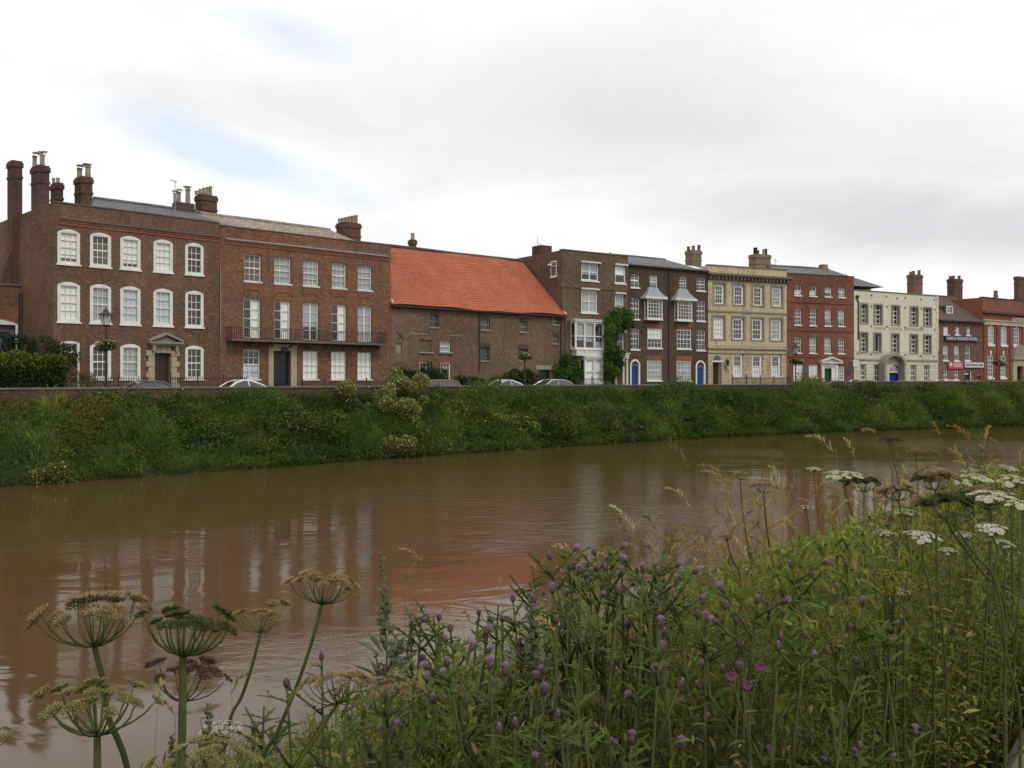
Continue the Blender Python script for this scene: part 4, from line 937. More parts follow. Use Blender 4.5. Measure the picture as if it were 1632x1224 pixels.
# ================================================================= SETTING: quay line, street, banks, water
hs = [H1, H2, H3, H4, H5, H6, H7, H8, H9, H10]
base = [H1.P0 - H1.d*60] + [h.P0 for h in hs] + [H10.P0 + H10.d*H10.L, H10.P0 + H10.d*220]
def resample(P, step=1.0):
    out = []
    for a, b in zip(P, P[1:]):
        n = max(1, int((b-a).length/step))
        out += [a.lerp(b, i/n) for i in range(n)]
    return out + [P[-1]]
line = np.array([tuple(p) for p in resample(base)])
for _ in range(3):
    k = 9; pad = np.concatenate([np.repeat(line[:1], k, 0), line, np.repeat(line[-1:], k, 0)])
    sm = np.stack([np.convolve(pad[:, i], np.ones(2*k+1)/(2*k+1), 'valid') for i in (0, 1)], 1)
    sm[0], sm[-1] = line[0], line[-1]; line = sm
tan = np.gradient(line, axis=0); tan /= np.linalg.norm(tan, axis=1)[:, None]
nrm = np.stack([tan[:, 1], -tan[:, 0]], 1)               # towards the river
def off(w): return line + nrm*w
NL = len(line)
def find_px(px, w):
    P = off(w); x = CX + F*P[:, 0]/np.maximum(P[:, 1], 1); ok = P[:, 1] > 20
    i = np.argmin(np.where(ok, np.abs(x-px), 1e9)); return P[i], tan[i], i
def strip(name, rows, mat):                               # rows: list of (offset, z)
    b = MB(); R_ = [(off(w), z) for w, z in rows]
    for P, z in R_:
        b.v += [(float(p[0]), float(p[1]), z if not callable(z) else z(i)) for i, p in enumerate(P)]
    for j in range(len(rows)-1):
        for i in range(NL-1): b.f.append((j*NL+i, j*NL+i+1, (j+1)*NL+i+1, (j+1)*NL+i)); b.mi.append(0)
    return b.build(name, mat)
def structure(o): o['kind'] = 'structure'; return o
# street, kerb, pavement
structure(strip('pavement', [(-.3,.12), (2.0,.12), (2.0,0), (2.03,-.1)][::-1], M['pave']))
structure(strip('street', [(8.5,.004), (1.9,.004)], M['asphalt']))
strip_l = strip('road_marking', [(5.3,.009), (5.2,.009)], M['sticker']); structure(strip_l)
def m_ground(name, c1, c2, c3):
    m, nt, out = newmat(name); g = N(nt); tc = g('TexCoord').outputs['Object']
    c = g.mix(g.noise(tc, .6, 5, .65), c1, c2); c = g.mix(g.ramp(g.noise(tc, 4.0, 5, .7), [(.45, 0.0), (.7, 1.0)]), c, c3)
    principled(nt, out, c, .95, bump=g.noise(tc, 7, 5, .7), bstr=.8, bdist=.05, Specular_IOR_Level=.03); return m
M['soil'] = m_ground('bank_soil', (.022,.034,.012), (.035,.045,.016), (.045,.036,.022))
M['land'] = m_ground('land', (.05,.065,.03), (.07,.075,.04), (.08,.07,.05))
# land behind the houses, out to the horizon
b = MB(); P = off(-.2)
b.v += [(float(p[0]), float(p[1]), -.03) for p in P] + [(float(p[0]-nrm[i][0]*900), float(p[1]-nrm[i][1]*900), -.03) for i, p in enumerate(P)]
for i in range(NL-1): b.f.append((i, i+1, NL+i+1, NL+i)); b.mi.append(0)
structure(b.build('ground', M['land']))
# river wall with coping; steps up further along
_, _, istep = find_px(1322, 8.5)
wz = lambda i: 1.0 if i < istep else 1.27
b = MB()
for w in (8.62, 8.30):
    P = off(w)
    for z in ('lo', 'hi'): b.v += [(float(p[0]), float(p[1]), -.5 if z == 'lo' else wz(i)) for i, p in enumerate(P)]
for i in range(NL-1):
    b.f.append((i, i+1, NL+i+1, NL+i)); b.mi.append(0); b.f.append((2*NL+i+1, 2*NL+i, 3*NL+i, 3*NL+i+1)); b.mi.append(0); b.f.append((NL+i, NL+i+1, 3*NL+i+1, 3*NL+i)); b.mi.append(0)
rw = thing('river_wall', 'long low brick river wall with grey coping along the far quay', 'wall'); rw['kind'] = 'thing'
b.build('brickwork', M['bwall'], rw)
b = MB(); prof = [(8.68,.004), (8.68,.075), (8.60,.105), (8.32,.105), (8.24,.075), (8.24,.004)]
for w, dz in prof:
    P = off(w); b.v += [(float(p[0]), float(p[1]), wz(i)+dz) for i, p in enumerate(P)]
for j in range(len(prof)):
    j2 = (j+1) % len(prof)
    for i in range(NL-1): b.f.append((j*NL+i, j2*NL+i, j2*NL+i+1, j*NL+i+1)); b.mi.append(0)
b.build('coping', M['coping'], rw)
# far bank
def bank_z(w):                                            # w: offset from the house line
    t = np.clip((w-8.6)/6.2, 0, 1.3); return .25 - 3.5*(t*.75+.25*t*t)
structure(strip('far_bank', [(w, float(bank_z(w))) for w in (16.2, 15.2, 14.4, 13.4, 12, 10.5, 9.3, 8.6)], M['soil']))
# water
def m_water():
    m, nt, out = newmat('muddy_water'); g = N(nt); tc = g('TexCoord').outputs['Object']
    mp = g('Mapping', {'Vector': tc, 'Rotation': (0,0,R(-45)), 'Scale': (.55,1.0,1.0)}).outputs[0]
    big = g.noise(tc, .045, 3, .5, .6)
    n1 = g('TexNoise', {'Vector': mp, 'Scale': 2.6, 'Detail': 5, 'Roughness': .62, 'Distortion': .6}).outputs[0]
    n2 = g('TexNoise', {'Vector': mp, 'Scale': .45, 'Detail': 3, 'Roughness': .5, 'Distortion': 1.2}).outputs[0]
    amt = g.ramp(big, [(.44, .06), (.58, 1.3)])
    n3 = g('TexNoise', {'Vector': mp, 'Scale': 9.0, 'Detail': 3, 'Roughness': .6}).outputs[0]
    h = g.math('ADD', g.math('MULTIPLY', g.math('ADD', n1, g.math('MULTIPLY', n3, .3)), amt), g.math('MULTIPLY', n2, .9))
    col = g.mix(g.noise(tc, .12, 4, .6, .5), (.096,.055,.025), (.078,.047,.020))
    principled(nt, out, col, .06, bump=h, bstr=1.0, bdist=.02, IOR=1.333); return m
b = MB(); n = 1
b.quad((-320,-260,WATER_Z), (520,-260,WATER_Z), (520,520,WATER_Z), (-320,520,WATER_Z)); structure(b.build('river_water', m_water()))

# near bank (slopes from the near wall to the water)
D2 = Vector((.604, .797)); N2 = Vector((-.797, .604)); SW = .363
def near_z(s):
    t = np.clip((s-.45)/7.85, 0, 1.4); return -.12 - 3.28*(t*.9+.1*t*t)
b = MB(); ts = [-40+i*2.5 for i in range(120)]; ss = [.0, .5, 1.2, 2, 3, 4.2, 5.5, 6.8, 8, 9.5]
for s_ in ss:
    for t in ts:
        p = D2*t + N2*s_; dz = .06*mnoise.noise((p.x*.9, p.y*.9, 0)) if s_ > .6 else 0
        b.v.append((p.x, p.y, float(near_z(s_))+dz))
nt_ = len(ts)
for j in range(len(ss)-1):
    for i in range(nt_-1): b.f.append((j*nt_+i, j*nt_+i+1, (j+1)*nt_+i+1, (j+1)*nt_+i)); b.mi.append(0)
structure(b.build('near_bank', M['soil']))
b = MB(); q = [D2*-60 + N2*.01, D2*260 + N2*.01, D2*260 - N2*200, D2*-60 - N2*200]; b.poly([(p.x, p.y, -.13) for p in q[::-1]]); structure(b.build('near_path', M['asphalt']))
nw = thing('near_river_wall', 'pinkish stone coping of the near river wall in the bottom corner', 'wall'); nw['kind'] = 'thing'
wl = .98; k = 0; t = -6.2
wa = math.atan2(D2.y, D2.x)
cb = MB(); bb = MB()
b = MB(); b.box(-8, 60, -.33, -.03, -.6, .56); o = b.build('brickwork', M['bwall'], nw); o.location = (N2.x*SW, N2.y*SW, 0); o.rotation_euler = (0,0,wa)
for i in range(50):
    x0 = -6+.93*i; b = MB(); e = .012
    b.ringprism([(0,0),(1,0)], [(0,.01),(1,.01)], 0, .01) if False else None
    pr = [(-.37,.562), (.02,.562), (.02,.63), (-.01,.66), (-.34,.66), (-.37,.63)]
    n0 = len(b.v)
    for x in (x0+e, x0+.93-e): b.v += [(x, y, z) for y, z in pr]
    for a in range(6): b.f.append((a, (a+1) % 6, 6+(a+1) % 6, 6+a)); b.mi.append(0)
    b.f.append((5,4,3,2,1,0)); b.f.append((6,7,8,9,10,11)); b.mi += [0, 0]
    o = b.build('coping_stone', M['nearstone'], nw); o.location = (N2.x*SW, N2.y*SW, 0); o.rotation_euler = (0,0,wa)

# ================================================================= foliage helpers (numpy)
rng = np.random.default_rng(11)
def unit(v): return v/np.maximum(np.linalg.norm(v, axis=1), 1e-9)[:, None]
def diamonds(P, d, L, W, col, bend=0.0):
    """pointed leaves: base P, direction d, length L, width W"""
    n = len(P); L = np.broadcast_to(L, n)[:, None]; W = np.broadcast_to(W, n)[:, None]
    s = unit(np.cross(d, rng.normal(size=(n, 3)))); up = np.cross(s, d)
    tip = P + d*L; tip[:, 2] -= (bend*L[:, 0]) if np.isscalar(bend) else bend*L[:, 0]
    mid = P + d*L*.45
    V = np.stack([P, mid - s*W*.5 + up*W*.12, tip, mid + s*W*.5 + up*W*.12], 1).reshape(-1, 3)
    Fc = (np.arange(n)*4)[:, None] + np.array([0, 3, 2, 1])[None]
    return V, Fc, np.repeat(col, 4, 0)
def leaves6(P, d, L, W, col, droop=.25):
    n = len(P); L = np.broadcast_to(L, n)[:, None]; W = np.broadcast_to(W, n)[:, None]
    s = unit(np.cross(d, np.array([0, 0, 1.0])[None] + rng.normal(size=(n, 3))*.25)); up = np.cross(s, d)
    dr = np.broadcast_to(droop, n)[:, None]*np.array([0, 0, -1.0])[None]
    m1 = P + d*L*.35 + dr*L*.12; m2 = P + d*L*.75 + dr*L*.55; tip = P + d*L + dr*L
    V = np.stack([P, m1 - s*W*.5 + up*W*.15, m1 + s*W*.5 + up*W*.15, m2 - s*W*.32 + up*W*.1, m2 + s*W*.32 + up*W*.1, tip], 1).reshape(-1, 3)
    T = np.array([[0,2,1],[1,2,4],[1,4,3],[3,4,5]])
    Fc = ((np.arange(n)*6)[:, None, None] + T[None]).reshape(-1, 3)
    return V, Fc, np.repeat(col, 6, 0)
def join(parts):
    V, Fs, Cs, o = [], [], [], 0
    for v, f, c in parts: V.append(v); Fs.append(f+o); Cs.append(c); o += len(v)
    return np.concatenate(V), np.concatenate(Fs), np.concatenate(Cs)
def pick_cols(n, pal, var=.25, w=None):
    pal = np.array(pal); i = rng.choice(len(pal), n, p=w); c = pal[i]*(1+rng.normal(size=(n, 1))*var)
    return np.clip(c*(1+rng.normal(size=(n, 3))*.07), .003, .9)
def rand_dirs(n, upb=.3):
    d = rng.normal(size=(n, 3)); d[:, 2] += upb; return unit(d)
def cloud(blobs, n, L, W, pal, upb=.3, shell=.55, var=.3, bend=.15):
    """leaves spread through ellipsoids: blobs list of (cx,cy,cz,rx,ry,rz)"""
    B = np.array(blobs, float); vol = (B[:, 3]*B[:, 4]*B[:, 5])**.67; k = rng.choice(len(B), n, p=vol/vol.sum())
    d = unit(rng.normal(size=(n, 3))); r = shell + (1-shell)*rng.random(n)**.7
    P = B[k, :3] + d*B[k, 3:]*r[:, None]
    bc = pick_cols(len(B), pal, .12)[k]*(1+rng.normal(size=(n, 1))*var)
    dd = unit(d*.7 + rand_dirs(n, upb))
    return diamonds(P, dd, L*(.6+.8*rng.random(n)), W*(.6+.8*rng.random(n)), np.clip(bc, .004, .9), bend)
GREEN = [(.035,.062,.016), (.05,.085,.02), (.03,.05,.018), (.07,.095,.022)]

def shrub(name, label, cat, c, blobs, n, L, W, pal, group=None, stem_h=1.0, flowers=None, stems=4):
    t = thing(name, label, cat, c, 0, group)
    V, Fc, Cc = cloud(blobs, n, L, W, pal); big_mesh('foliage', V, Fc, Cc, M['leaf'], t)
    b = MB()
    for i in range(stems):
        a = rnd.random()*6.28; bl = blobs[i % len(blobs)]
        b.tube([(.08*math.cos(a), .08*math.sin(a), -.2), (bl[0]*.5+.1*math.cos(a), bl[1]*.5, bl[2]*.5), (bl[0], bl[1], bl[2])], [.04, .03, .012], 5)
    b.build('stem', M['browndoor'], t)
    if flowers:
        nf, pf, sz = flowers; B = np.array(blobs); k = rng.choice(len(B), nf); d = unit(rng.normal(size=(nf, 3)) + np.array([0, -.3, .5])); P = B[k, :3] + d*B[k, 3:]*1.03
        V, Fc, Cc = diamonds(P, rand_dirs(nf, .2), sz, sz*.9, pick_cols(nf, pf, .1)); big_mesh('blossom', V, Fc, Cc, M['leaf'], t)
    return t
def blobset(n, rx, ry, rz, r, zb=0.0, seed=0):
    q = random.Random(seed); out = []
    for _ in range(n):
        out.append((q.uniform(-rx, rx), q.uniform(-ry, ry), zb+q.uniform(.1, 1)*rz, r*q.uniform(.7, 1.3), r*q.uniform(.7, 1.3), r*q.uniform(.6, 1.1)))
    return out
def at(px, py, D): return Vector(((px-CX)/F*D, D, EYE-(py-CY)*D/F))

# ---- greenery by the houses
def hedge(px0, px1, w, ztop, dep, label, n, pal, z0=.0, toppal=None, name='hedge', fz=1.0):
    (a, ta, _), (b_, _, _) = find_px(px0, w), find_px(px1, w); L = np.linalg.norm(b_-a); ang = math.atan2(ta[1], ta[0])
    t = thing(name, label, name, (a[0], a[1], 0), ang)
    P = np.stack([rng.random(n)*L, (rng.random(n)-.5)*dep, z0+rng.random(n)*(ztop-z0)], 1)
    face = rng.choice(4, n, p=[.55, .3, .1, .05])
    P[face == 0, 1] = -dep/2 + rng.normal(size=(face == 0).sum())*.1
    P[face == 1, 2] = ztop + rng.normal(size=(face == 1).sum())*.1
    P[face == 2, 0] = L + rng.normal(size=(face == 2).sum())*.1
    lump = np.array([mnoise.noise((p[0]*.9, p[1]*.9, p[2]*.9)) for p in P]); P[:, 1] += lump*.25; P[:, 2] += np.where(P[:, 2] > ztop*.6, lump*.25*fz, 0)
    col = pick_cols(n, pal, .3)
    if toppal is not None: m_ = P[:, 2] > ztop-.35-.4*rng.random(n); col[m_] = pick_cols(m_.sum(), toppal, .3)
    V, Fc, Cc = diamonds(P, unit(rand_dirs(n, .4)+np.array([0, -.4, 0])), .16*(.6+.8*rng.random(n)), .09, col, .1); big_mesh('foliage', V, Fc, Cc, M['leaf'], t)
    b = MB(); b.box(.15, L-.15, -dep/2+.15, dep/2-.15, z0-.1, ztop-.2); b.build('twiggy_core', M['core'], t); return t
M['core'] = m_paint('dark_twigs', (.018,.022,.01), 1, .4, 9)
hedge(-160, 101, 3.6, 2.75, 1.3, 'clipped hedge with yellowish new growth along its top', 17000, [(.036,.070,.018),(.028,.052,.016),(.045,.082,.02)], toppal=[(.18,.19,.025),(.12,.15,.022),(.06,.10,.02)])
p, _, _ = find_px(25, 1.4)
shrub('laurel_bush', 'large dark rounded bush rising behind the clipped hedge', 'bush', (p[0], p[1], 0), [(-4+i*.75+rnd.uniform(-.2,.2), rnd.uniform(-.6,.6)-i*.0+(-4+i*.75)*.9, 3.5+rnd.uniform(-.35,.3)-.05*i, 1.0, .9, .85) for i in range(9)]+[(-3+i*.8, -2.6+i*.75, 1.5, 1.0, 1.0, 1.2) for i in range(6)], 15000, .18, .09, [(.03,.05,.018),(.022,.04,.014),(.045,.06,.02)])
p, _, _ = find_px(133, 6.6)
shrub('flowering_shrub', 'small straggly brownish shrub between hedge and lamp post', 'shrub', (p[0], p[1], 0), blobset(7, .55, .4, 1.7, .38, .1, 4), 2600, .11, .05, [(.14,.115,.04),(.08,.09,.03),(.16,.11,.06)], flowers=(120, [(.5,.4,.25)], .06))
for px, w, h, rx, lab, sd in ((668,1.2,2.7,1.5,'bushy green shrub beside the arched warehouse door',1), (697,1.2,2.9,1.0,'rounded green shrub between the white warehouse windows',2), (742,1.2,1.9,1.6,'low dark shrub right of the white warehouse windows',3), (790,1.2,1.9,2.4,'wide low dark shrub behind the white car',5), (838,1.3,2.5,1.6,'dark shrub behind the flower basket pole',6)):
    p, tn, _ = find_px(px, w); a = math.atan2(tn[1], tn[0]); t = shrub('shrub', lab, 'shrub', (p[0], p[1], 0), blobset(9, rx, .45, h-.5, .55, .1, sd), 4200, .17, .085, [(.035,.07,.022),(.025,.05,.018),(.05,.085,.025)], 'shrubs along the warehouse wall'); t.rotation_euler = (0,0,a)
def climber(label, blobs, n, H, u, pal):
    p = H.world(u, -.35, 0); t = shrub('climbing_plant', label, 'climber', (p.x, p.y, 0), blobs, n, .2, .09, pal, 'climbers on the bay window house', stems=3); t.rotation_euler = (0, 0, math.atan2(H.d.y, H.d.x)); return t
WP = [(.075,.15,.028),(.05,.105,.022),(.11,.18,.034)]
uL = H4.U(195,-.3); zL = H4.Z(200,862)
climber('bushy climber on the plain wall left of the white bay', [(rnd.uniform(-1.25,1.25), rnd.uniform(-.35,.1), rnd.uniform(.5,zL-.4), .5, .4, .5) for _ in range(22)], 7500, H4, uL, WP)
uR = H4.U(545,-.3)
bl = []
for cx, cy, r in ((560,575,.5),(610,585,.55),(650,610,.5),(530,600,.45),(500,640,.5),(560,640,.6),(620,650,.6),(660,665,.4),(505,700,.55),(560,700,.5),(600,690,.5),(500,760,.55),(545,760,.45),(500,830,.55),(540,850,.55),(580,880,.5),(500,900,.55),(540,930,.55),(585,950,.45),(490,970,.55),(530,1000,.55),(570,1010,.45),(500,1040,.45)):
    u, z = H4.uz(cx, cy, -.45); fw2 = -.8 if cy > 630 else 0; u, z = H4.uz(cx, cy, -.45+fw2); bl.append((u-uR, fw2+rnd.uniform(-.3,.05), z, r*.84, .36, r*.9))
climber('tall climber draped beside the bay and over the porch', bl, 9500, H4, uR, WP)

# ---- lamp posts and flower baskets
def lamp(px, py_top, w, label, lantern=True):
    p, tn, _ = find_px(px, w); h = EYE + (CY-py_top)*p[1]/F
    t = thing('street_lamp' if lantern else 'basket_pole', label, 'street lamp' if lantern else 'pole', (p[0], p[1], 0), math.atan2(tn[1], tn[0]), 'lamp posts along the quay')
    b = MB(); hp = h-.95 if lantern else h
    b.lathe([(.17,0),(.17,.25),(.12,.32),(.11,.9),(.13,.94),(.075,1.0),(.06,hp*.6),(.05,hp)], (0,0,0), 10); b.build('pole', M['iron' if lantern else 'ironrust'], t)
    b = MB(); b.box(-.42, .42, -.02, .02, hp-.42, hp-.38)
    for q in (-1, 1): b.lathe([(.03,-.03),(.03,.03)], (q*.42, 0, hp-.4), 6)
    b.build('ladder_bar', M['iron'], t)
    if lantern:
        b = MB(); n = 4; r0, r1, z0, z1 = .17, .33, hp+.05, hp+.6
        for i in range(n):
            a = math.pi/4+i*math.pi/2; b.tube([(r0*math.cos(a), r0*math.sin(a), z0), (r1*math.cos(a), r1*math.sin(a), z1)], .02, 4)
        b.lathe([(.06,hp-.05),(.16,hp+.03),(.18,hp+.06)], (0,0,0), 8); b.lathe([(.40,z1),(.36,z1+.05),(.15,z1+.2),(.13,z1+.3),(.05,z1+.33),(.02,z1+.42)], (0,0,0), 8)
        lo = b.build('lantern', M['iron'], t); g = MB(); pts0 = [(r0*math.cos(math.pi/4+i*math.pi/2), r0*math.sin(math.pi/4+i*math.pi/2), z0) for i in range(4)]; pts1 = [(r1*math.cos(math.pi/4+i*math.pi/2), r1*math.sin(math.pi/4+i*math.pi/2), z1) for i in range(4)]
        for i in range(4): g.quad(pts0[i], pts0[(i+1)%4], pts1[(i+1)%4], pts1[i])
        g.build('lantern_glass', M['lglass'], lo)
    return p
def m_lglass():
    m, nt, out = newmat('frosted_lantern_glass'); g = N(nt)
    mx = g('MixShader', {0: .55, 1: g('BsdfTransparent').outputs[0], 2: g('BsdfDiffuse', {'Color': (.6,.58,.5,1)}).outputs[0]}); nt.links.new(mx.outputs[0], out.inputs[0]); return m
M['lglass'] = m_lglass()
def basket(px, py, w, r, label):
    p, tn, _ = find_px(px, w); z = EYE + (CY-py)*p[1]/F
    t = thing('flower_basket', label, 'flower basket', (p[0], p[1], z), 0, 'flower baskets on the posts')
    b = MB(); b.lathe([(.12,-.3),(r*.6,-.12),(r*.75,.0),(r*.7,.0)], (0,0,0), 10); b.build('bowl', M['iron'], t)
    bl = [(r*.75*math.cos(i*.785), r*.75*math.sin(i*.785), rnd.uniform(-.12,.12), .26, .26, .22) for i in range(8)]+[(0,0,.12,.3,.3,.25)]
    V, Fc, Cc = cloud(bl, 1300, .11, .06, [(.04,.07,.02),(.06,.09,.025)], -.1); big_mesh('foliage', V, Fc, Cc, M['leaf'], t)
    nf = 150; d = unit(rng.normal(size=(nf, 3))+np.array([0,0,.3])); P = d*np.array([r*1.2, r*1.2, .32])
    V, Fc, Cc = diamonds(P, rand_dirs(nf), .085, .08, pick_cols(nf, [(.75,.45,.12),(.7,.6,.35),(.75,.7,.6),(.6,.2,.1)], .1)); big_mesh('blossom', V, Fc, Cc, M['leaf'], t)
lamp(158, 492, 7.6, 'black lamp post before the arched brown brick house'); basket(158, 550, 7.6, .42, 'flower basket on the lamp post by the hedge')
lamp(833, 560, 7.6, 'slim pole in front of the pantiled warehouse', False); basket(833, 569, 7.6, .42, 'yellow flower basket on the slim pole by the warehouse')
lamp(1273, 548, 7.6, 'black lamp post before the plum red brick house'); basket(1273, 576, 7.6, .6, 'flower basket on the lamp post near the green door')
lamp(1590, 572, 7.6, 'slim pole in front of the red brick bank', False); basket(1590, 579, 7.6, .62, 'flower basket on the pole by the bank')

# ---- cars
def make_car(kind, paint):
    """kind: outline tables; x forward. returns Empty with parts"""
    t = bpy.data.objects.new('parked_car', None); C.objects.link(t)
    K = {'saloon': dict(L=4.5, W=.86, hood=.92, roof=[(-2.1,.98),(-1.5,1.02),(-.95,1.36),(-.3,1.45),(.35,1.42),(1.2,.98)], belt=.95),
         'hatch': dict(L=4.1, W=.86, hood=.95, roof=[(-2.0,1.0),(-1.75,1.32),(-1.1,1.49),(-.2,1.53),(.35,1.47),(1.25,1.0)], belt=.98),
         'coupe': dict(L=4.0, W=.85, hood=.9, roof=[(-1.7,.95),(-1.2,1.24),(-.5,1.47),(.0,1.5),(.5,1.36),(1.15,.96)], belt=.93),
         'estate': dict(L=4.6, W=.88, hood=.98, roof=[(-2.25,1.02),(-2.05,1.4),(-1.4,1.48),(-.2,1.5),(.45,1.46),(1.3,1.0)], belt=1.0)}[kind]
    L, W, belt = K['L'], K['W'], K['belt']; b = MB()
    secs = []
    for x, zt, ww, zb in ((-L/2,.72,.72,.42),(-L/2+.12,belt-.06,.93,.26),(-L/2+.5,belt,1,.22),(-.6,belt,1.02,.2),(.6,belt-.01,1.02,.2),(1.15,belt-.03,1,.2),(L/2-.45,K['hood']-.14,.97,.22),(L/2-.1,.66,.86,.26),(L/2,.52,.7,.36)):
        w = W*ww; secs.append([(x,-w*.96,zb),(x,-w,zb+.2),(x,-w,zt-.14),(x,-w*.93,zt-.02),(x,-w*.6,zt+.015),(x,w*.6,zt+.015),(x,w*.93,zt-.02),(x,w,zt-.14),(x,w,zb+.2),(x,w*.96,zb)])
    n = 10
    for s_ in secs: b.v += s_
    for i in range(len(secs)-1):
        for j in range(n): j2 = (j+1) % n; b.f.append((i*n+j, i*n+j2, (i+1)*n+j2, (i+1)*n+j)); b.mi.append(0)
    b.f.append(tuple(range(n))); b.f.append(tuple(range((len(secs)-1)*n+n-1, (len(secs)-1)*n-1, -1))); b.mi += [0, 0]
    body = b.build('body', paint, t, smooth=False)
    Rf = K['roof']; rw_, bw = W*.66, W*.9
    def wat(z): return bw + (rw_-bw)*min(1, (z-belt)/.5)
    # roof skin and pillars
    r = MB(); P = Rf
    for side in (-1, 1):
        r.tube([(x, side*(wat(z)-.01), z-.03) for x, z in P], .07, 6)
    for i in range(2, len(P)-2):
        (x0, z0), (x1, z1) = P[i], P[i+1]
    top = [(x, z) for x, z in P[1:-1]] if kind != 'saloon' else P[2:-1]
    for (x0, z0), (x1, z1) in zip(top, top[1:]):
        w0, w1 = wat(z0), wat(z1)
        r.quad((x0,-w0,z0), (x1,-w1,z1), (x1,-w1*.5,z1+.035), (x0,-w0*.5,z0+.035)); r.quad((x0,-w0*.5,z0+.035), (x1,-w1*.5,z1+.035), (x1,w1*.5,z1+.035), (x0,w0*.5,z0+.035)); r.quad((x0,w0*.5,z0+.035), (x1,w1*.5,z1+.035), (x1,w1,z1), (x0,w0,z0))
    xb = -.35
    for side in (-1, 1): r.tube([(xb, side*bw, belt-.02), (xb+.05, side*wat(1.42), 1.43)], .04, 5)
    r.build('roof', paint, t)
    for side in (-1, 1):
        g = MB(); pts = [(x, side*(wat(z)+.005), z-.075) for x, z in P]
        base_ = [(x, side*(bw-.012), belt-.05) for x, _ in P]
        for i in range(len(P)-1): g.quad(base_[i], base_[i+1], pts[i+1], pts[i])
        g.build('side_window', M['carglass'], t)
    (x0, z0), (x1, z1) = P[-2], P[-1]; g = MB(); w0, w1 = wat(z0)-.02, wat(z1)-.02; g.quad((x0,-w0,z0+.01), (x1,-w1,z1), (x1,w1,z1), (x0,w0,z0+.01)); g.build('windscreen', M['carglass'], t)
    k = 1 if kind == 'saloon' else 0
    (x0, z0), (x1, z1) = P[k], P[k+1]; g = MB(); w0, w1 = wat(z0)-.02, wat(z1)-.02; g.quad((x0,-w0,z0), (x1,-w1,z1+.01), (x1,w1,z1+.01), (x0,w0,z0)); g.build('rear_window', M['carglass'], t)
    for wx in (-L/2+.75, L/2-.85):
        for side in (-1, 1):
            wb = MB(); prof = []
            cx, cy = wx, side*(W-.06); nn = 18
            for y in (-.1, .1):
                for i in range(nn): a = 2*math.pi*i/nn; wb.v.append((cx+.31*math.cos(a), cy+y, .31+.31*math.sin(a)))
            for i in range(nn): wb.f.append((i, (i+1)%nn, nn+(i+1)%nn, nn+i)); wb.mi.append(0)
            wb.f.append(tuple(range(nn))); wb.f.append(tuple(range(2*nn-1, nn-1, -1))); wb.mi += [0, 0]
            wo = wb.build('wheel', M['rubber'], t); rb = MB()
            rb.v += [(cx+.19*math.cos(2*math.pi*i/nn), cy+side*.106, .31+.19*math.sin(2*math.pi*i/nn)) for i in range(nn)]; rb.f.append(tuple(range(nn))); rb.mi.append(0); rb.build('rim', M['alloy'], wo)
    for side in (-1, 1):
        h = MB(); h.box(L/2-.2, L/2-.03, side*W*.62-.16, side*W*.62+.16, .58, .7); h.build('headlight', M['headlight'], t)
        h = MB(); h.box(-L/2-.01, -L/2+.14, side*W*.7-.13, side*W*.7+.13, .7, .84); h.build('tail_light', M['taillight'], t)
        h = MB(); h.box(.72, .86, side*(W+.02), side*(W+.2), belt+.02, belt+.15); h.build('mirror', paint, t)
    return t
def put_car(t, px, w, label, flip=False):
    p, tn, _ = find_px(px, w); t.location = (p[0], p[1], .005); t.rotation_euler = (0, 0, math.atan2(tn[1], tn[0]) + (math.pi if flip else 0)); tag(t, label, 'car', 'cars parked along the quay'); return t
CP = {k: carpaint('car_'+k, c) for k, c in dict(white=(.75,.75,.74), grey=(.05,.062,.07), dark=(.018,.02,.024), silver=(.42,.44,.46), rust=(.30,.10,.055), pale=(.35,.37,.37)).items()}
put_car(make_car('saloon', CP['grey']), 243, 5.4, 'dark grey saloon parked before the pedimented doorway', True)
put_car(make_car('coupe', CP['white']), 384, 5.0, 'white car with arched roof left of the black double door', True)
put_car(make_car('estate', CP['rust']), 689, 5.0, 'rusty red estate car before the white warehouse windows', True)
put_car(make_car('coupe', CP['white']), 796, 5.0, 'small white round roofed car before the warehouse', True)
put_car(make_car('hatch', CP['silver']), 876, 5.0, 'silver hatchback between the flower basket pole and the bay house', True)
cs = put_car(make_car('saloon', CP['dark']), 1288, 4.6, 'black saloon before the plum red brick house', True)
hb = put_car(make_car('hatch', CP['silver']), 1363, 5.0, 'silver hatchback before the first windows of the cream house', True)
for px, pc, lab, kd in ((1330,'dark','black car half hidden beside the green door','saloon'), (1442,'pale','pale grey car before the hooded porch','saloon'), (1499,'white','white car before the hotel end of the cream house','hatch'), (1548,'pale','pale green grey car under the white hotel sign','coupe'), (1606,'dark','black car before the bank','saloon')):
    t = make_car(kd, CP[pc]); put_car(t, px, 5.0, lab, True); t.scale = (1,1,.97)
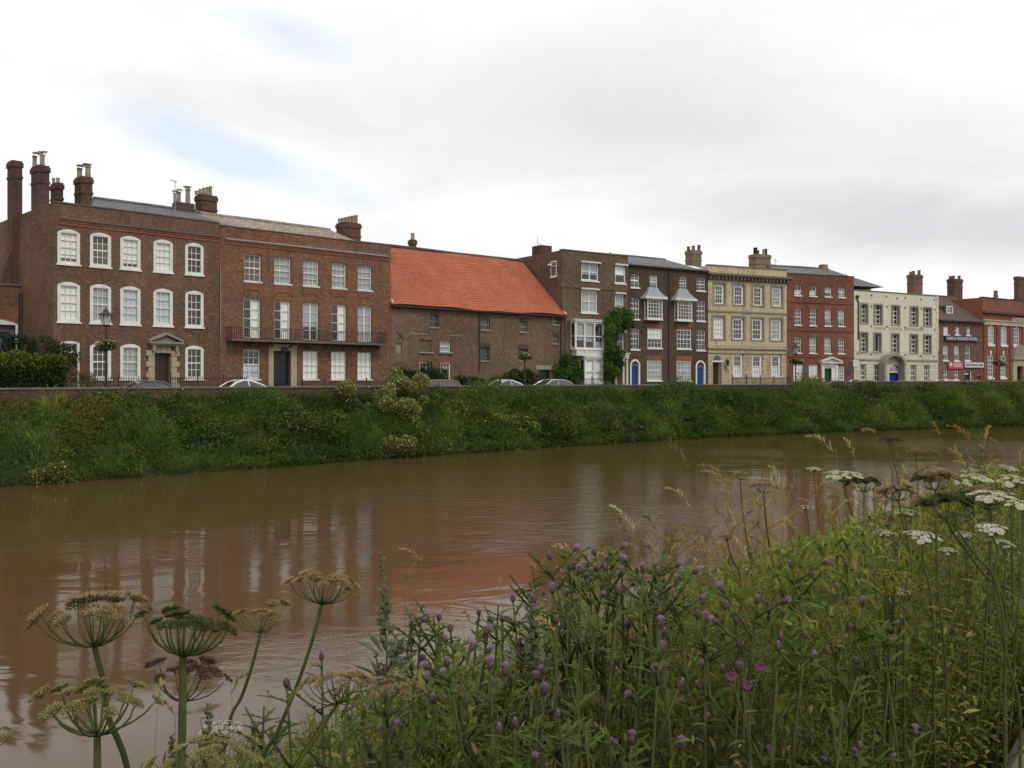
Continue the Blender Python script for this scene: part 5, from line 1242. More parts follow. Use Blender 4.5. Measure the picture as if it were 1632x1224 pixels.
# ================================================================= FAR BANK VEGETATION
P12 = off(12); px12 = CX + F*P12[:, 0]/np.maximum(P12[:, 1], 1); vis = np.where((P12[:, 1] > 15) & (px12 > -160) & (px12 < 1760))[0]
i0, i1 = vis.min(), vis.max()
def bank_pts(n):
    f = i0 + rng.random(n)*(i1-i0); i = f.astype(int); w = 8.75 + rng.random(n)*6.35
    P = line[i]*(1-(f-i))[:, None] + line[np.minimum(i+1, NL-1)]*(f-i)[:, None] + nrm[i]*w[:, None]
    return np.stack([P[:, 0], P[:, 1], np.maximum(bank_z(w), WATER_Z-.04)], 1), w, f
def nz(P, s, o=0.0): return np.array([mnoise.noise((p[0]*s+o, p[1]*s+o*1.7, o)) for p in P])
def far_bank():
    n = 6800; Cn, w, f = bank_pts(n)
    big = nz(Cn, .12, 3.0); med = nz(Cn, .45, 9.0)
    px = CX + F*Cn[:, 0]/Cn[:, 1]
    hgt = np.clip(.62 + .7*big + .85*med + .2*rng.normal(size=n), .15, 1.7)
    hgt = np.where(w > 14.2, np.clip(hgt*.7, .2, .7), hgt)
    nearwall = w < 10.2
    hgt = np.where(nearwall, np.clip(.62+.55*med+.4*big+.18*rng.normal(size=n), .25, 1.35), hgt)
    lim = np.where(px < 75, .45, np.where((px > 300) & (px < 350), .6, 2)); hgt = np.where(w < 10.5, np.minimum(hgt, lim), hgt)
    hgt = np.where((px > 1330) & nearwall, hgt*1.35, hgt)
    kind_c = nz(Cn, .3, 41.0); hgt = np.where(kind_c > .2, hgt*1.55, hgt*.9); rad = .3 + .35*rng.random(n)
    pal = np.array([(.060,.098,.024), (.088,.132,.030), (.040,.070,.020), (.135,.155,.036), (.140,.115,.045), (.070,.108,.040)])
    tone = np.clip(((big+med*.9)*2.4 + rng.normal(size=n)*.6 + 2.0), 0, 5).astype(int)
    order = np.array([2, 0, 1, 5, 3, 4]); cc = pal[order[tone]]*(1+rng.normal(size=(n, 1))*.15)*np.where(kind_c > .05, 1.18, .82)[:, None]; warm = np.clip(nz(Cn, .16, 77.0)*2.2, 0, 1)[:, None]; cc = cc*(1-warm) + cc*np.array([[1.5, 1.25, .85]])*warm
    parts = []
    # blades and broad leaves, clump by clump
    m = 46; k = np.repeat(np.arange(n), m); N_ = len(k)
    a = rng.random(N_)*6.283; r = np.sqrt(rng.random(N_))*rad[k]; h = rng.random(N_)**.8
    P = Cn[k] + np.stack([r*np.cos(a), r*np.sin(a), h*hgt[k]*(1-.45*(r/rad[k])**2)], 1)
    kind_ = nz(Cn, .3, 41.0); blade = rng.random(N_) < np.where(kind_ > .05, .93, .18)[k]
    d = unit(np.stack([np.cos(a)*.5, np.sin(a)*.5, .4+.9*rng.random(N_)], 1) + rng.normal(size=(N_, 3))*.35)
    L = np.where(blade, .38+.5*rng.random(N_), .10+.17*rng.random(N_)); W = np.where(blade, .018+.02*rng.random(N_), .06+.09*rng.random(N_))
    sc_ = np.clip(Cn[k, 1]/55, .8, 1.6); L *= sc_**.5; W *= sc_
    col = np.clip(cc[k]*(1+rng.normal(size=(N_, 1))*.28), .004, .5)
    V, Fc, Cc = diamonds(P, d, L, W, col, .25); o = big_mesh('bank_vegetation', V, Fc, Cc, M['leaf']); o['kind'] = 'stuff'; o['label'] = 'tangled green weeds and grass covering the far river bank'; o['category'] = 'weeds'
    # rounded bramble and nettle humps standing out of the slope
    nb_ = 230; Q, wq, _ = bank_pts(nb_*2); Q = Q[(wq < 14.5)][:nb_]; blobs = []
    for q_ in Q:
        r_ = .3+.95*rng.random()**1.6
        for _ in range(3): blobs.append((q_[0]+rng.normal()*r_*.6, q_[1]+rng.normal()*r_*.6, q_[2]+.2+.45*rng.random()*r_, r_, r_, r_*(.55+.5*rng.random())))
    V2, F2, C2 = cloud(blobs, 70000, .16, .075, [tuple(c) for c in pal], .35, .6, .32)
    cz = V2[:, 2].reshape(-1, 4).max(1); top = cz < 1.0; keep = np.repeat(top, 4)
    idx = np.cumsum(keep)-1; V2, C2, F2 = V2[keep], C2[keep], idx[F2[top]]
    V, Fc, Cc = join([(V, Fc, Cc), (V2, F2, C2)]); bpy.data.objects.remove(o); o = big_mesh('bank_vegetation', V, Fc, Cc, M['leaf']); o['kind'] = 'stuff'; o['label'] = 'tangled green weeds and grass covering the far river bank'; o['category'] = 'weeds'
    # straw and dock stalks, seed heads
    n2 = 5200; Q, w2, _ = bank_pts(n2); q2 = nz(Q, .2, 21.0); keep = (q2 > -.1) & (w2 < 13.6); Q = Q[keep]; n2 = len(Q)
    Q[:, 2] += .3*rng.random(n2); d = unit(np.stack([rng.normal(size=n2)*.25, rng.normal(size=n2)*.25, np.ones(n2)], 1)); V, Fc, Cc = diamonds(Q, d, .6+.6*rng.random(n2), .025*np.clip(Q[:, 1]/55, .8, 1.7), pick_cols(n2, [(.15,.12,.05), (.11,.075,.04), (.09,.1,.035), (.10,.055,.035)], .2), .15)
    o = big_mesh('bank_stalks', V, Fc, Cc, M['leaf']); o['kind'] = 'stuff'; o['label'] = 'dry brownish stalks standing among the far bank weeds'; o['category'] = 'stalks'
    # flower specks
    n3 = 420; Q, w3, _ = bank_pts(n3); q3 = nz(Q, .35, 31.0); keep = (q3 > .12); Q = Q[keep]; n3 = len(Q); Q[:, 2] += .5+.5*rng.random(n3)
    V, Fc, Cc = diamonds(Q, rand_dirs(n3, .4), .11, .1, pick_cols(n3, [(.62,.62,.56), (.5,.5,.36), (.4,.36,.2)], .1)); o = big_mesh('bank_blossom', V, Fc, Cc, M['leaf']); o['kind'] = 'stuff'; o['label'] = 'scattered small white flowers on the far bank'; o['category'] = 'flowers'
far_bank()
for px, w, h, rx, nf, lab, sd in ((585,10.4,2.5,1.9,260,'pale flowering elder bush on the far bank below the balcony house',1), (636,9.9,2.7,1.5,420,'creamy blossoming elder bush against the far wall beside the arched door',2), (640,12.2,2.1,1.6,380,'yellowish blossoming bush half way down the far bank',3), (618,14.3,1.1,1.1,240,'low white flowered clump at the water edge',4), (826,13.2,1.5,1.2,180,'pale flowering clump low on the bank below the small white car',5), (96,14.7,.9,.9,130,'low white flowered clump at the water edge near the hedge end',7)):
    p, tn, _ = find_px(px, w); z = float(bank_z(w))
    shrub('elder_bush', lab, 'bush', (p[0], p[1], z-.1), blobset(10, rx, .5, h-.3, .5, .0, sd), 4600, .17, .08, [(.15,.165,.045),(.11,.135,.036),(.19,.185,.055)], 'flowering bushes on the far bank', flowers=(nf, [(.66,.63,.46),(.6,.56,.34)], .10))

# ================================================================= NEAR BANK
SIL = [(-50,1500),(180,1500),(235,1225),(300,1195),(420,1165),(520,1125),(600,1085),(680,1050),(760,1035),(830,985),(880,955),(950,925),(1040,915),(1100,905),(1180,900),(1260,870),(1340,845),(1450,800),(1540,765),(1632,735),(1800,700)]
sx, sy = np.array([a for a, _ in SIL]), np.array([b for _, b in SIL])
def zcap(x, y): px = CX + F*x/np.maximum(y, .3); return EYE - (np.interp(px, sx, sy)-CY)*y/F, px
def near_pts(n, y0, y1, smin=.5, smax=8.4, power=1.0):
    out = []; tot = 0
    while tot < n:
        y = y0 + (y1-y0)*rng.random(n*3)**power; x = y*(-.62 + 1.28*rng.random(n*3)); s = -.797*x + .604*y
        ok = (s > smin) & (s < smax); out.append(np.stack([x[ok], y[ok]], 1)); tot += ok.sum()
    P = np.concatenate(out)[:n]; s = -.797*P[:, 0] + .604*P[:, 1]
    return np.concatenate([P, near_z(s)[:, None]], 1), s
NEARPAL = [(.098,.142,.026),(.140,.172,.032),(.070,.106,.022),(.190,.195,.040),(.100,.132,.042),(.20,.165,.060)]
DRYPAL = [(.30,.23,.11),(.24,.17,.08),(.34,.28,.15),(.18,.13,.06)]
def stems(P, tops, rad, col):
    """3-sided tapering stalks from P to tops with a slight bow"""
    n = len(P); a = rng.random(n)*6.28; bow = np.stack([np.cos(a), np.sin(a), np.zeros(n)], 1)*(.06*np.linalg.norm(tops-P, axis=1))[:, None]
    K = 5; ring = []
    for j in range(K):
        t = j/(K-1); c = P*(1-t) + tops*t + bow*(4*t*(1-t)); r = rad*(1-.65*t)
        for q in range(3): ring.append(c + np.stack([np.cos(q*2.094)*r, np.sin(q*2.094)*r, np.zeros(n)], 1))
    V = np.stack(ring, 1).reshape(-1, 3); T = []
    for j in range(K-1):
        for q in range(3):
            q2 = (q+1) % 3; T += [[j*3+q, j*3+q2, (j+1)*3+q2], [j*3+q, (j+1)*3+q2, (j+1)*3+q]]
    Fc = ((np.arange(n)*K*3)[:, None, None] + np.array(T)[None]).reshape(-1, 3); return V, Fc, np.repeat(col, K*3, 0), bow
def weeds(n, y0, y1, hmean, K, L, W, rad, power=1.0, fade=1.0):
    P, s = near_pts(n, y0, y1, power=power); cap, px = zcap(P[:, 0], P[:, 1])
    h = hmean*(.55+.75*rng.random(n)); h = np.where(s > 6.5, h*.6, h); h = np.minimum(h, (cap-P[:, 2])*(.62+.38*rng.random(n)))
    ok = h > .18; P, h, px = P[ok], h[ok], px[ok]; n = len(P)
    lean = rng.normal(size=(n, 2))*.11; tops = P + np.stack([lean[:, 0]*h, lean[:, 1]*h, h], 1)
    patch = nz(P, .9, 5.0); tone = 1+.35*patch
    scol = pick_cols(n, [(.055,.082,.024),(.075,.088,.03),(.06,.048,.026)], .2)*tone[:, None]
    sv = stems(P, tops, np.full(n, rad), scol); bow = sv[3]
    k = np.repeat(np.arange(n), K); t = (.12 + .88*np.tile((np.arange(K)+.5)/K, n) + rng.normal(size=n*K)*.02).clip(.05, 1)
    base_ = P[k]*(1-t)[:, None] + tops[k]*t[:, None] + bow[k]*(4*t*(1-t))[:, None]
    a = rng.random(n*K)*6.283; d = unit(np.stack([np.cos(a), np.sin(a), .15+.7*rng.random(n*K)], 1))
    lc = (pick_cols(n, NEARPAL, .12)*tone[:, None])[k]*(1+rng.normal(size=(n*K, 1))*.22)
    yl = rng.random(n*K) < .05; lc[yl] = pick_cols(yl.sum(), [(.2,.19,.05),(.16,.12,.05)], .2)
    size = (.55+.75*rng.random(n*K))*(1.15-.55*t)*np.clip(P[:, 1]/2.4, .45, 1.0)[k]
    lv = leaves6(base_, d, L*size, W*size, np.clip(lc, .004, .5), .15+.45*rng.random(n*K))
    return sv[:3], lv
def grass(n, y0, y1, h, pal, wd, power=1.0, pxr=None, caps=1.0):
    P, s = near_pts(n, y0, y1, power=power); cap, px = zcap(P[:, 0], P[:, 1])
    if pxr: ok = (px > pxr[0]) & (px < pxr[1]); P, cap = P[ok], cap[ok]
    n = len(P); hh = np.minimum(h*(.5+.8*rng.random(n)), (cap-P[:, 2])*caps*(.6+.5*rng.random(n))); ok = hh > .15; P, hh = P[ok], hh[ok]; n = len(P)
    a = rng.random(n)*6.283; d = unit(np.stack([np.cos(a)*.28, np.sin(a)*.28, np.ones(n)], 1)); lift = np.zeros(n)
    q = leaves6(P + np.array([0,0,1.])*(hh*.25)[:, None], d, hh, np.full(n, wd)*(.7+.6*rng.random(n)), pick_cols(n, pal, .2), .12+.5*rng.random(n)**2); return q
parts = []
for args in ((2300, 1.4, 3.4, 1.2, 62, .055, .0135, .0013, 1.0), (3400, 2.4, 7.0, 1.1, 46, .072, .013, .002, 1.0), (2300, 6, 18, .9, 16, .15, .055, .007, 1.0), (2400, 16, 55, .9, 10, .26, .11, .012, 1.0)):
    sv, lv = weeds(*args); parts += [sv, lv]
parts.append(grass(11000, 1.5, 5.0, .95, NEARPAL, .0034)); parts.append(grass(9000, 4.0, 16, .9, NEARPAL, .012)); parts.append(grass(3000, 14, 50, .9, NEARPAL, .045))
# broad dark leaves low down close the gaps
P, s = near_pts(64000, 1.4, 8.0); cap, px = zcap(P[:, 0], P[:, 1]); hh = np.minimum(.1+.9*rng.random(len(P)), (cap-P[:, 2])*(.6+.38*rng.random(len(P)))); ok = hh > .05
P = P[ok] + np.stack([0*hh[ok], 0*hh[ok], hh[ok]], 1); n = len(P); dsc = np.clip(P[:, 1]/3.0, .45, 1.1); parts.append(leaves6(P, rand_dirs(n, .25), (.035+.06*rng.random(n))*dsc, (.009+.015*rng.random(n))*dsc, pick_cols(n, NEARPAL, .3), .4))
P, s = near_pts(105000, 1.4, 3.0); cap, px = zcap(P[:, 0], P[:, 1]); lump = nz(P[::7], 2.2, 8.0).repeat(7)[:len(P)] if False else np.array([mnoise.noise((a_*2.4, b_*2.4, 1.0)) for a_, b_ in P[:, :2]])
hh = (cap-P[:, 2])*np.clip(.74+.3*lump+.2*rng.random(len(P)), .3, 1.0)*(1-.45*rng.random(len(P))**2); ok = (hh > .1)
P = P[ok] + np.array([0,0,1.])*hh[ok][:, None]; n = len(P); tn_ = (1+.45*lump[ok])[:, None]
parts.append(leaves6(P, rand_dirs(n, .7), .016+.028*rng.random(n), .003+.006*rng.random(n), np.clip(pick_cols(n, NEARPAL, .3)*tn_, .004, .4), .3))
V, Fc, Cc = join(parts); ug = big_mesh('undergrowth', V, Fc, Cc, M['leafnear']); ug['kind'] = 'stuff'; ug['label'] = 'dense tangle of leafy weeds on the near river bank'; ug['category'] = 'undergrowth'
# dry seeding grass
def seedgrass(n, y0, y1, h, pxr, wd, hs, capf):
    P, s = near_pts(n*4, y0, y1); cap, px = zcap(P[:, 0], P[:, 1]); ok = (px > pxr[0]) & (px < pxr[1]); P, cap = P[ok][:n], cap[ok][:n]; n = len(P)
    hh = np.minimum(h*(.7+.5*rng.random(n)), (cap-P[:, 2])*capf*(.8+.3*rng.random(n))); hh = np.maximum(hh, .2); a = rng.random(n)*6.28; ln = .16*rng.random(n)
    tops = P + np.stack([np.cos(a)*ln*hh - .08*hh, np.sin(a)*ln*hh, hh], 1); c = pick_cols(n, DRYPAL, .15); sv = stems(P, tops, np.full(n, wd), c)
    K = 26; k = np.repeat(np.arange(n), K); t = np.tile(np.arange(K)/K, n); dirv_ = unit(tops-P + np.stack([np.cos(a)*.5*hh, np.sin(a)*.5*hh, -.15*hh], 1))
    B = tops[k] + dirv_[k]*(t*hs)[:, None] - np.array([0,0,1.])*(t*t*hs*.45)[:, None]
    return [sv[:3], leaves6(B, unit(dirv_[k]+rng.normal(size=(n*K, 3))*.4), hs*.16*(1.2-t*.7), hs*.035, c[k]*(1+rng.normal(size=(n*K, 1))*.15), .1)]
parts = seedgrass(260, 1.45, 3.6, 1.3, (640, 1632), .0011, .085, .99) + seedgrass(460, 1.9, 5.0, 1.35, (1030, 1340), .0014, .13, 1.06) + seedgrass(120, 3.5, 9, 1.3, (1200, 1632), .003, .17, 1.03) + seedgrass(90, 1.4, 3.0, 1.0, (380, 1000), .0012, .1, 1.0) + seedgrass(90, 3, 9, 1.5, (1440, 1660), .0026, .2, 1.10) + seedgrass(14, 1.2, 1.9, 1.3, (60, 480), .0012, .09, 1.0)
V, Fc, Cc = join(parts); sg = big_mesh('dry_grass', V, Fc, Cc, M['leafnear']); sg['kind'] = 'stuff'; sg['label'] = 'straw coloured seeding grass standing through the near bank weeds'; sg['category'] = 'grass'

# ---- plant materials
def m_plain(name, col, trans=.2, var=.3, scale=30):
    m, nt, out = newmat(name); g = N(nt); tc = g('TexCoord').outputs['Object']
    c = g.mix(g.ramp(g.noise(tc, scale, 3, .6), [(.3, 0.0), (.7, 1.0)]), [x*(1-var) for x in col], [x*(1+var) for x in col])
    mx = g('MixShader', {0: trans, 1: g('BsdfPrincipled', {'Base Color': c, 'Roughness': .8, 'Specular IOR Level': .06}).outputs[0], 2: g('BsdfTranslucent', {'Color': c}).outputs[0]}); nt.links.new(mx.outputs[0], out.inputs[0]); return m
M['stem'] = m_plain('green_stem', (.085,.098,.032), .05); M['stemdark'] = m_plain('dark_green_stem', (.076,.088,.030), .05); M['stembrown'] = m_plain('brown_stem', (.11,.07,.045), .05)
M['seedbrown'] = m_plain('brown_seed', (.27,.20,.105), .25, .5, 60); M['seedgreen'] = m_plain('green_seed', (.11,.125,.045), .25, .4, 60); M['seeddark'] = m_plain('dark_green_seed', (.075,.088,.03), .25, .4, 60); M['seedred'] = m_plain('reddish_seed', (.13,.08,.058), .25, .4, 60); M['seedyellow'] = m_plain('yellow_green_seed', (.25,.225,.085), .25, .3, 60); M['seedtan'] = m_plain('tan_seed', (.33,.23,.115), .25, .4, 60)
M['floret'] = m_plain('creamy_floret', (.70,.69,.47), .35, .12, 40); M['floretwhite'] = m_plain('white_floret', (.76,.76,.60), .35, .1, 40)
M['purple'] = m_plain('lilac_thistle_petal', (.46,.27,.43), .3, .25, 90); M['magenta'] = m_plain('magenta_petal', (.26,.06,.18), .3, .2, 90); M['bulb'] = m_plain('thistle_bulb', (.10,.070,.060), .05, .4, 200)
M['mug'] = m_plain('grey_green_mugwort', (.16,.185,.105), .25, .3, 50); M['thleaf'] = m_plain('thistle_leaf', (.098,.132,.034), .35, .35, 12); M['tansy'] = m_plain('yellow_flower', (.34,.25,.05), .3, .2, 50)
def octa(b, c, r, h, ax=None):
    n = len(b.v); c = Vector(c); ax = ax or Vector((0,0,1)); p = ax.orthogonal().normalized(); q = ax.cross(p)
    for d in (p*r, q*r, -p*r, -q*r, ax*h, -ax*h): b.v.append(tuple(c+d))
    for f in ((0,1,4),(1,2,4),(2,3,4),(3,0,4),(1,0,5),(2,1,5),(3,2,5),(0,3,5)): b.f.append(tuple(n+i for i in f)); b.mi.append(b.m)

# ---- hogweed: stem, umbel of rays, seed or flower clusters
def hogweed(label, px, py, D, wpx, kind='seedbrown', stem=None, tilt=(0,0), rays=17, dome=.30, cups=1.0, stemmat='stem', r0=None, seed=0, branch=None, lpx=None, dens=1.0, plump=1.0, group='hogweed plants on the near bank'):
    """px,py: the knot where the rays leave the stem; wpx: umbel width in the photo; stem: further pixels the stalk passes"""
    q = random.Random(seed+int(px)*7+int(py)); hub = at(px, py, D); Rw = wpx/F*D/2; Rw *= .93; sr = r0 or max(.0022, Rw*.045)
    pts = [hub] + [at(a, c, D+dd) for a, c, dd in (stem or [(px+q.uniform(-8,8), py+150, .02)])]
    last = pts[-1]; s = N2.x*last.x + N2.y*last.y; gz = float(near_z(max(s, .5)))-.05
    if last.z > gz: pts.append(Vector((last.x+q.uniform(-.06,.06), last.y+.05, gz)))
    o0 = Vector((pts[-1].x, pts[-1].y, pts[-1].z)); t = thing('hogweed', label, 'hogweed', o0, 0, group)
    L_ = lambda p: Vector(p)-o0
    seg = [pts[0]]
    for p_ in pts[1:]:
        k_ = max(1, int((p_-seg[-1]).length/.16)); a_ = seg[-1]
        seg += [a_.lerp(p_, (i+1)/k_) for i in range(k_)]
    pts = seg
    sp = []                                                   # smooth the stalk
    cp_ = pts[::-1]
    for i in range(len(cp_)-1):
        a, b_, c, d = cp_[max(i-1,0)], cp_[i], cp_[i+1], cp_[min(i+2,len(cp_)-1)]
        for k in range(6):
            u = k/6; sp.append(.5*((2*b_)+(c-a)*u+(2*a-5*b_+4*c-d)*u*u+(3*b_-a-3*c+d)*u**3))
    sp.append(cp_[-1]); b = MB(); n = len(sp)
    b.tube([L_(p) for p in sp], [sr*(1.7-.75*i/(n-1)) for i in range(n)], 8)
    for i in (n//3,): octa(b, L_(sp[i]), sr*1.9, sr*1.6)
    b.build('stem', M[stemmat], t, smooth=True)
    T = (Matrix.Rotation(tilt[0], 3, 'Y') @ Matrix.Rotation(tilt[1], 3, 'X')); rb, sb = MB(), MB()
    white = kind.startswith('floret')
    heads = []
    for i in range(rays):
        f = math.sqrt((i+.6)/rays); a = i*2.39996+q.random()*.3; rr = Rw*f*q.uniform(.86,1.06)
        top = Rw*(.66-dome*.4*f*f)*q.uniform(.74,1.2)
        if i > 2 and q.random() < .1: continue
        e = Vector((math.cos(a)*rr, math.sin(a)*rr, top)); heads.append((e, a, f))
    for e, a, f in heads:
        m1 = Vector((e.x*.62, e.y*.62, e.z*(.30 if f > .5 else .45))); e.rotate(Matrix.Rotation(q.uniform(-.12,.12), 3, 'Z')); P3 = [hub, hub+T@m1, hub+T@(e*.97)]
        mid = [P3[0]*(1-u)**2+(P3[1]*2-(P3[0]+P3[2])*.5)*2*u*(1-u)+P3[2]*u*u for u in (0,.25,.5,.75,1)]
        rb.tube([L_(p) for p in mid], [sr*.42,sr*.36,sr*.32,sr*.28,sr*.24], 5)
        if white: e.z = Rw*(.5-.16*f*f)*q.uniform(.95,1.05)
        ur = Rw*q.uniform(.115,.20)*(1.1 if f < .6 else 1.0)*(1.25 if white else plump); out = (T@Vector((e.x,e.y,e.z+Rw*(2.2 if white else .5)))).normalized(); bp = hub+T@e; ax = out
        p1 = ax.orthogonal().normalized(); p2 = ax.cross(p1); m = int((40 if not white else 40)*dens)
        for j in range(m):
            g_ = math.sqrt((j+.5)/m); aa = j*2.39996; rad = ur*g_; up = ur*(.50-.10*g_*g_)*q.uniform(.8,1.2)*cups*(.6 if white else 1)
            c = bp + (p1*math.cos(aa)+p2*math.sin(aa))*rad + ax*up
            if q.random() < (.12 if not white else .4): rb.tube([L_(bp), L_(bp*.35+c*.65-ax*ur*.08), L_(c)], [sr*.15,sr*.12,sr*.1], 3, cap=False)
            if white:
                for z in range(4):
                    az = z*1.57+aa; d = (p1*math.cos(az)+p2*math.sin(az)); k = ur*.13*q.uniform(.7,1.3); w_ = (p1*math.cos(az+1.57)+p2*math.sin(az+1.57))
                    sb.quad(tuple(L_(c)), tuple(L_(c+d*k*.6+w_*k*.5+ax*k*.25)), tuple(L_(c+d*k+ax*k*.3)), tuple(L_(c+d*k*.6-w_*k*.5+ax*k*.25)))
            else:
                dr = (ax*1.0+(c-bp).normalized()*.9+Vector((q.uniform(-.5,.5),q.uniform(-.5,.5),q.uniform(-.5,.5)))).normalized(); octa(sb, L_(c), ur*.125*q.uniform(.8,1.35), ur*.24*q.uniform(.8,1.35), dr)
    um = rb.build('umbel', M[stemmat], t, smooth=True); sb.build('flower_cluster' if white else 'seed_cluster', M[kind], um)
    # a sheath leaf
    return t
hogweed('brown seed headed hogweed with broad flat umbel and bent dark stalk', 150, 1030, 1.32, 212, 'seedbrown', [(163,1080,.01),(172,1140,.02),(205,1240,.05)], tilt=(-.1,-.05), rays=20, dome=.34, stemmat='stemdark')
hogweed('dark green seed headed hogweed with thick straight stalk between two brown umbels', 292, 1045, 1.36, 195, 'seeddark', [(291,1110,0),(290,1190,0),(289,1260,0)], tilt=(.06,-.2), rays=19, dome=.26, r0=.0058)
hogweed('yellow green seeding hogweed, lowest umbel in the bottom corner', 155, 1172, 1.25, 200, 'seedyellow', [(155,1215,0),(155,1270,0)], tilt=(.0,-.12), rays=20, dome=.30, cups=1.15, r0=.005)
hogweed('reddish brown hogweed with few cup shaped clusters just behind the thick stalk', 291, 1118, 1.48, 155, 'seedred', [(292,1160,.0),(294,1250,.02)], tilt=(.1,-.2), rays=12, dome=.12, cups=1.3, stemmat='stemdark')
hogweed('slim hogweed with a thin stalk curving down behind the tall dark green one', 415, 1008, 1.75, 118, 'seedbrown', [(402,1060,.0),(385,1110,.02),(366,1150,.03),(350,1260,.05)], rays=18, dome=.42)
hogweed('tall brown hogweed on a long slanting stalk, just left of the grey green spire', 513, 963, 1.45, 128, 'seedtan', [(498,1020,0),(474,1090,.01),(445,1160,.02),(412,1235,.03)], tilt=(.1,-.22), rays=19, dome=.34, stemmat='stemdark')
hogweed('wide brown hogweed leaning from the bottom edge before the undergrowth', 537, 1122, 1.3, 128, 'seedtan', [(510,1165,0),(470,1225,.0),(450,1265,0)], tilt=(-.15,-.1), rays=15, dome=.2, stemmat='stemdark', cups=1.1)
hogweed('low brown hogweed half sunk in leaves below the grey green spire', 612, 1140, 1.3, 150, 'seedbrown', [(614,1180,.0),(612,1260,.02)], tilt=(.08,-.05), rays=18, dome=.3)
hogweed('pale green hogweed cut by the bottom edge beside the thick stalk', 330, 1250, 1.1, 170, 'seedyellow', [(332,1300,0)], rays=18, dome=.42)
hogweed('small white flowering hogweed low beside the lilac thistle buds', 352, 1172, 1.6, 70, 'floretwhite', [(356,1215,0)], rays=14, dome=.3)
hogweed('yellowish hogweed cut by the left edge of the picture', -18, 1192, 1.3, 80, 'seedyellow', [(-16,1240,0)], rays=14, dome=.3)
RH = [('small brown hogweed on a forked stalk standing clear against the water', 1217, 786, 2.3, 44, 'seedtan', [(1222,840,0),(1232,900,0),(1243,940,0)], 'stembrown'),
 ('smaller brown hogweed upright beside the forked one', 1180, 764, 2.9, 27, 'seedtan', [(1184,820,0),(1196,900,0)], 'stembrown'),
 ('dry brown hogweed rising above the straw grass', 1159, 862, 2.2, 24, 'seedtan', [(1166,890,0),(1180,925,0)], 'stembrown'),
 ('creamy flowering hogweed with long thin stalk left of the dark seeding one', 1343, 768, 2.9, 62, 'floret', [(1352,800,0),(1366,850,0),(1374,905,0)], 'stemdark'),
 ('dark seeding hogweed with open cupped rays right of the creamy one', 1377, 784, 2.9, 52, 'seeddark', [(1377,815,0),(1376,860,0)], 'stemdark'),
 ('brown seeding hogweed with widely spread cups before the stout stalked one', 1432, 798, 2.4, 58, 'seedbrown', [(1438,830,0),(1452,900,0)], 'stemdark'),
 ('stout stalked hogweed with brown and cream umbel, tallest at the water side', 1491, 782, 1.9, 74, 'seedbrown', [(1492,850,0),(1497,960,0),(1507,1060,0),(1512,1240,0)], 'stem'),
 ('dark green seeding hogweed directly behind the stout stalk', 1507, 828, 2.0, 92, 'seeddark', [(1520,850,.02),(1560,905,.04),(1600,960,.05)], 'stemdark'),
 ('pinkish dry hogweed standing highest against the far water', 1420, 712, 4.2, 36, 'seedred', [(1424,735,0),(1432,770,0)], 'stembrown'),
 ('faint brown hogweed left of the pinkish dry one', 1382, 694, 4.6, 26, 'seedtan', [(1390,712,0),(1420,745,0)], 'stembrown'),
 ('brown hogweed hidden low behind the pinkish dry one', 1460, 727, 4.5, 26, 'seedtan', [(1461,745,0),(1463,775,0)], 'stembrown'),
 ('broad white hogweed at the crowded patch, upper left of its group', 1548, 776, 2.7, 66, 'floret', [(1552,815,0)], 'stem'),
 ('brown tinged white hogweed in the middle of the crowded patch', 1578, 806, 2.4, 84, 'floret', [(1580,850,0)], 'stem'),
 ('rusty seeding hogweed under the white umbels of the crowded patch', 1575, 812, 2.6, 88, 'seedbrown', [(1578,850,0)], 'stem'),
 ('white hogweed at the right edge, above the stout branching one', 1612, 776, 2.8, 60, 'floret', [(1612,815,0)], 'stem'),
 ('flat white hogweed cut by the right edge', 1628, 815, 2.3, 60, 'floret', [(1630,860,0)], 'stem'),
 ('clean white hogweed with full flat umbel left of the stout stalk', 1470, 866, 2.0, 62, 'floretwhite', [(1472,900,0),(1485,960,0)], 'stem'),
 ('white hogweed standing left of the clean full one', 1407, 857, 2.2, 44, 'floretwhite', [(1410,900,0)], 'stem'),
 ('pale hogweed above the two clean white ones', 1442, 824, 2.6, 44, 'floret', [(1446,860,0)], 'stem'),
 ('domed cream hogweed on the upright fork of the branching stalk', 1580, 852, 1.75, 52, 'floretwhite', [(1590,880,0),(1583,918,0),(1592,990,0),(1608,1060,0),(1625,1130,0)], 'stemdark'),
 ('small white hogweed between the stout stalk and the cream domed one', 1536, 858, 2.4, 34, 'floret', [(1540,890,0)], 'stem'),
 ('small white hogweed below the stout stalk umbels', 1512, 884, 2.3, 34, 'floret', [(1514,915,0)], 'stem'),
 ('ragged white hogweed low among straw grass', 1325, 898, 2.1, 40, 'floretwhite', [(1328,930,0)], 'stem'),
 ('tan seeding hogweed just below the ragged white one', 1348, 912, 2.0, 52, 'seedtan', [(1352,950,0)], 'stembrown'),
 ('small white hogweed next to the yellow flowers', 1437, 948, 1.9, 30, 'floretwhite', [(1440,985,0)], 'stem'),
 ('tiny white hogweed near the long thin stalks', 1297, 752, 3.8, 26, 'floret', [(1300,790,0),(1306,850,0)], 'stem'),
 ('faint cream hogweed low over the water left of the thin stalks', 1284, 812, 3.4, 24, 'floret', [(1290,850,0)], 'stem'),
 ('dull white hogweed half hidden under the crowded patch', 1600, 872, 2.2, 36, 'floret', [(1602,910,0)], 'stem'),
 ('white hogweed farther along the bank by the distant spire', 1545, 756, 4.4, 30, 'floret', [(1546,780,0)], 'stem'),
 ('pale hogweed farthest along the bank at the right edge', 1606, 752, 4.6, 34, 'floret', [(1606,775,0)], 'stem')]
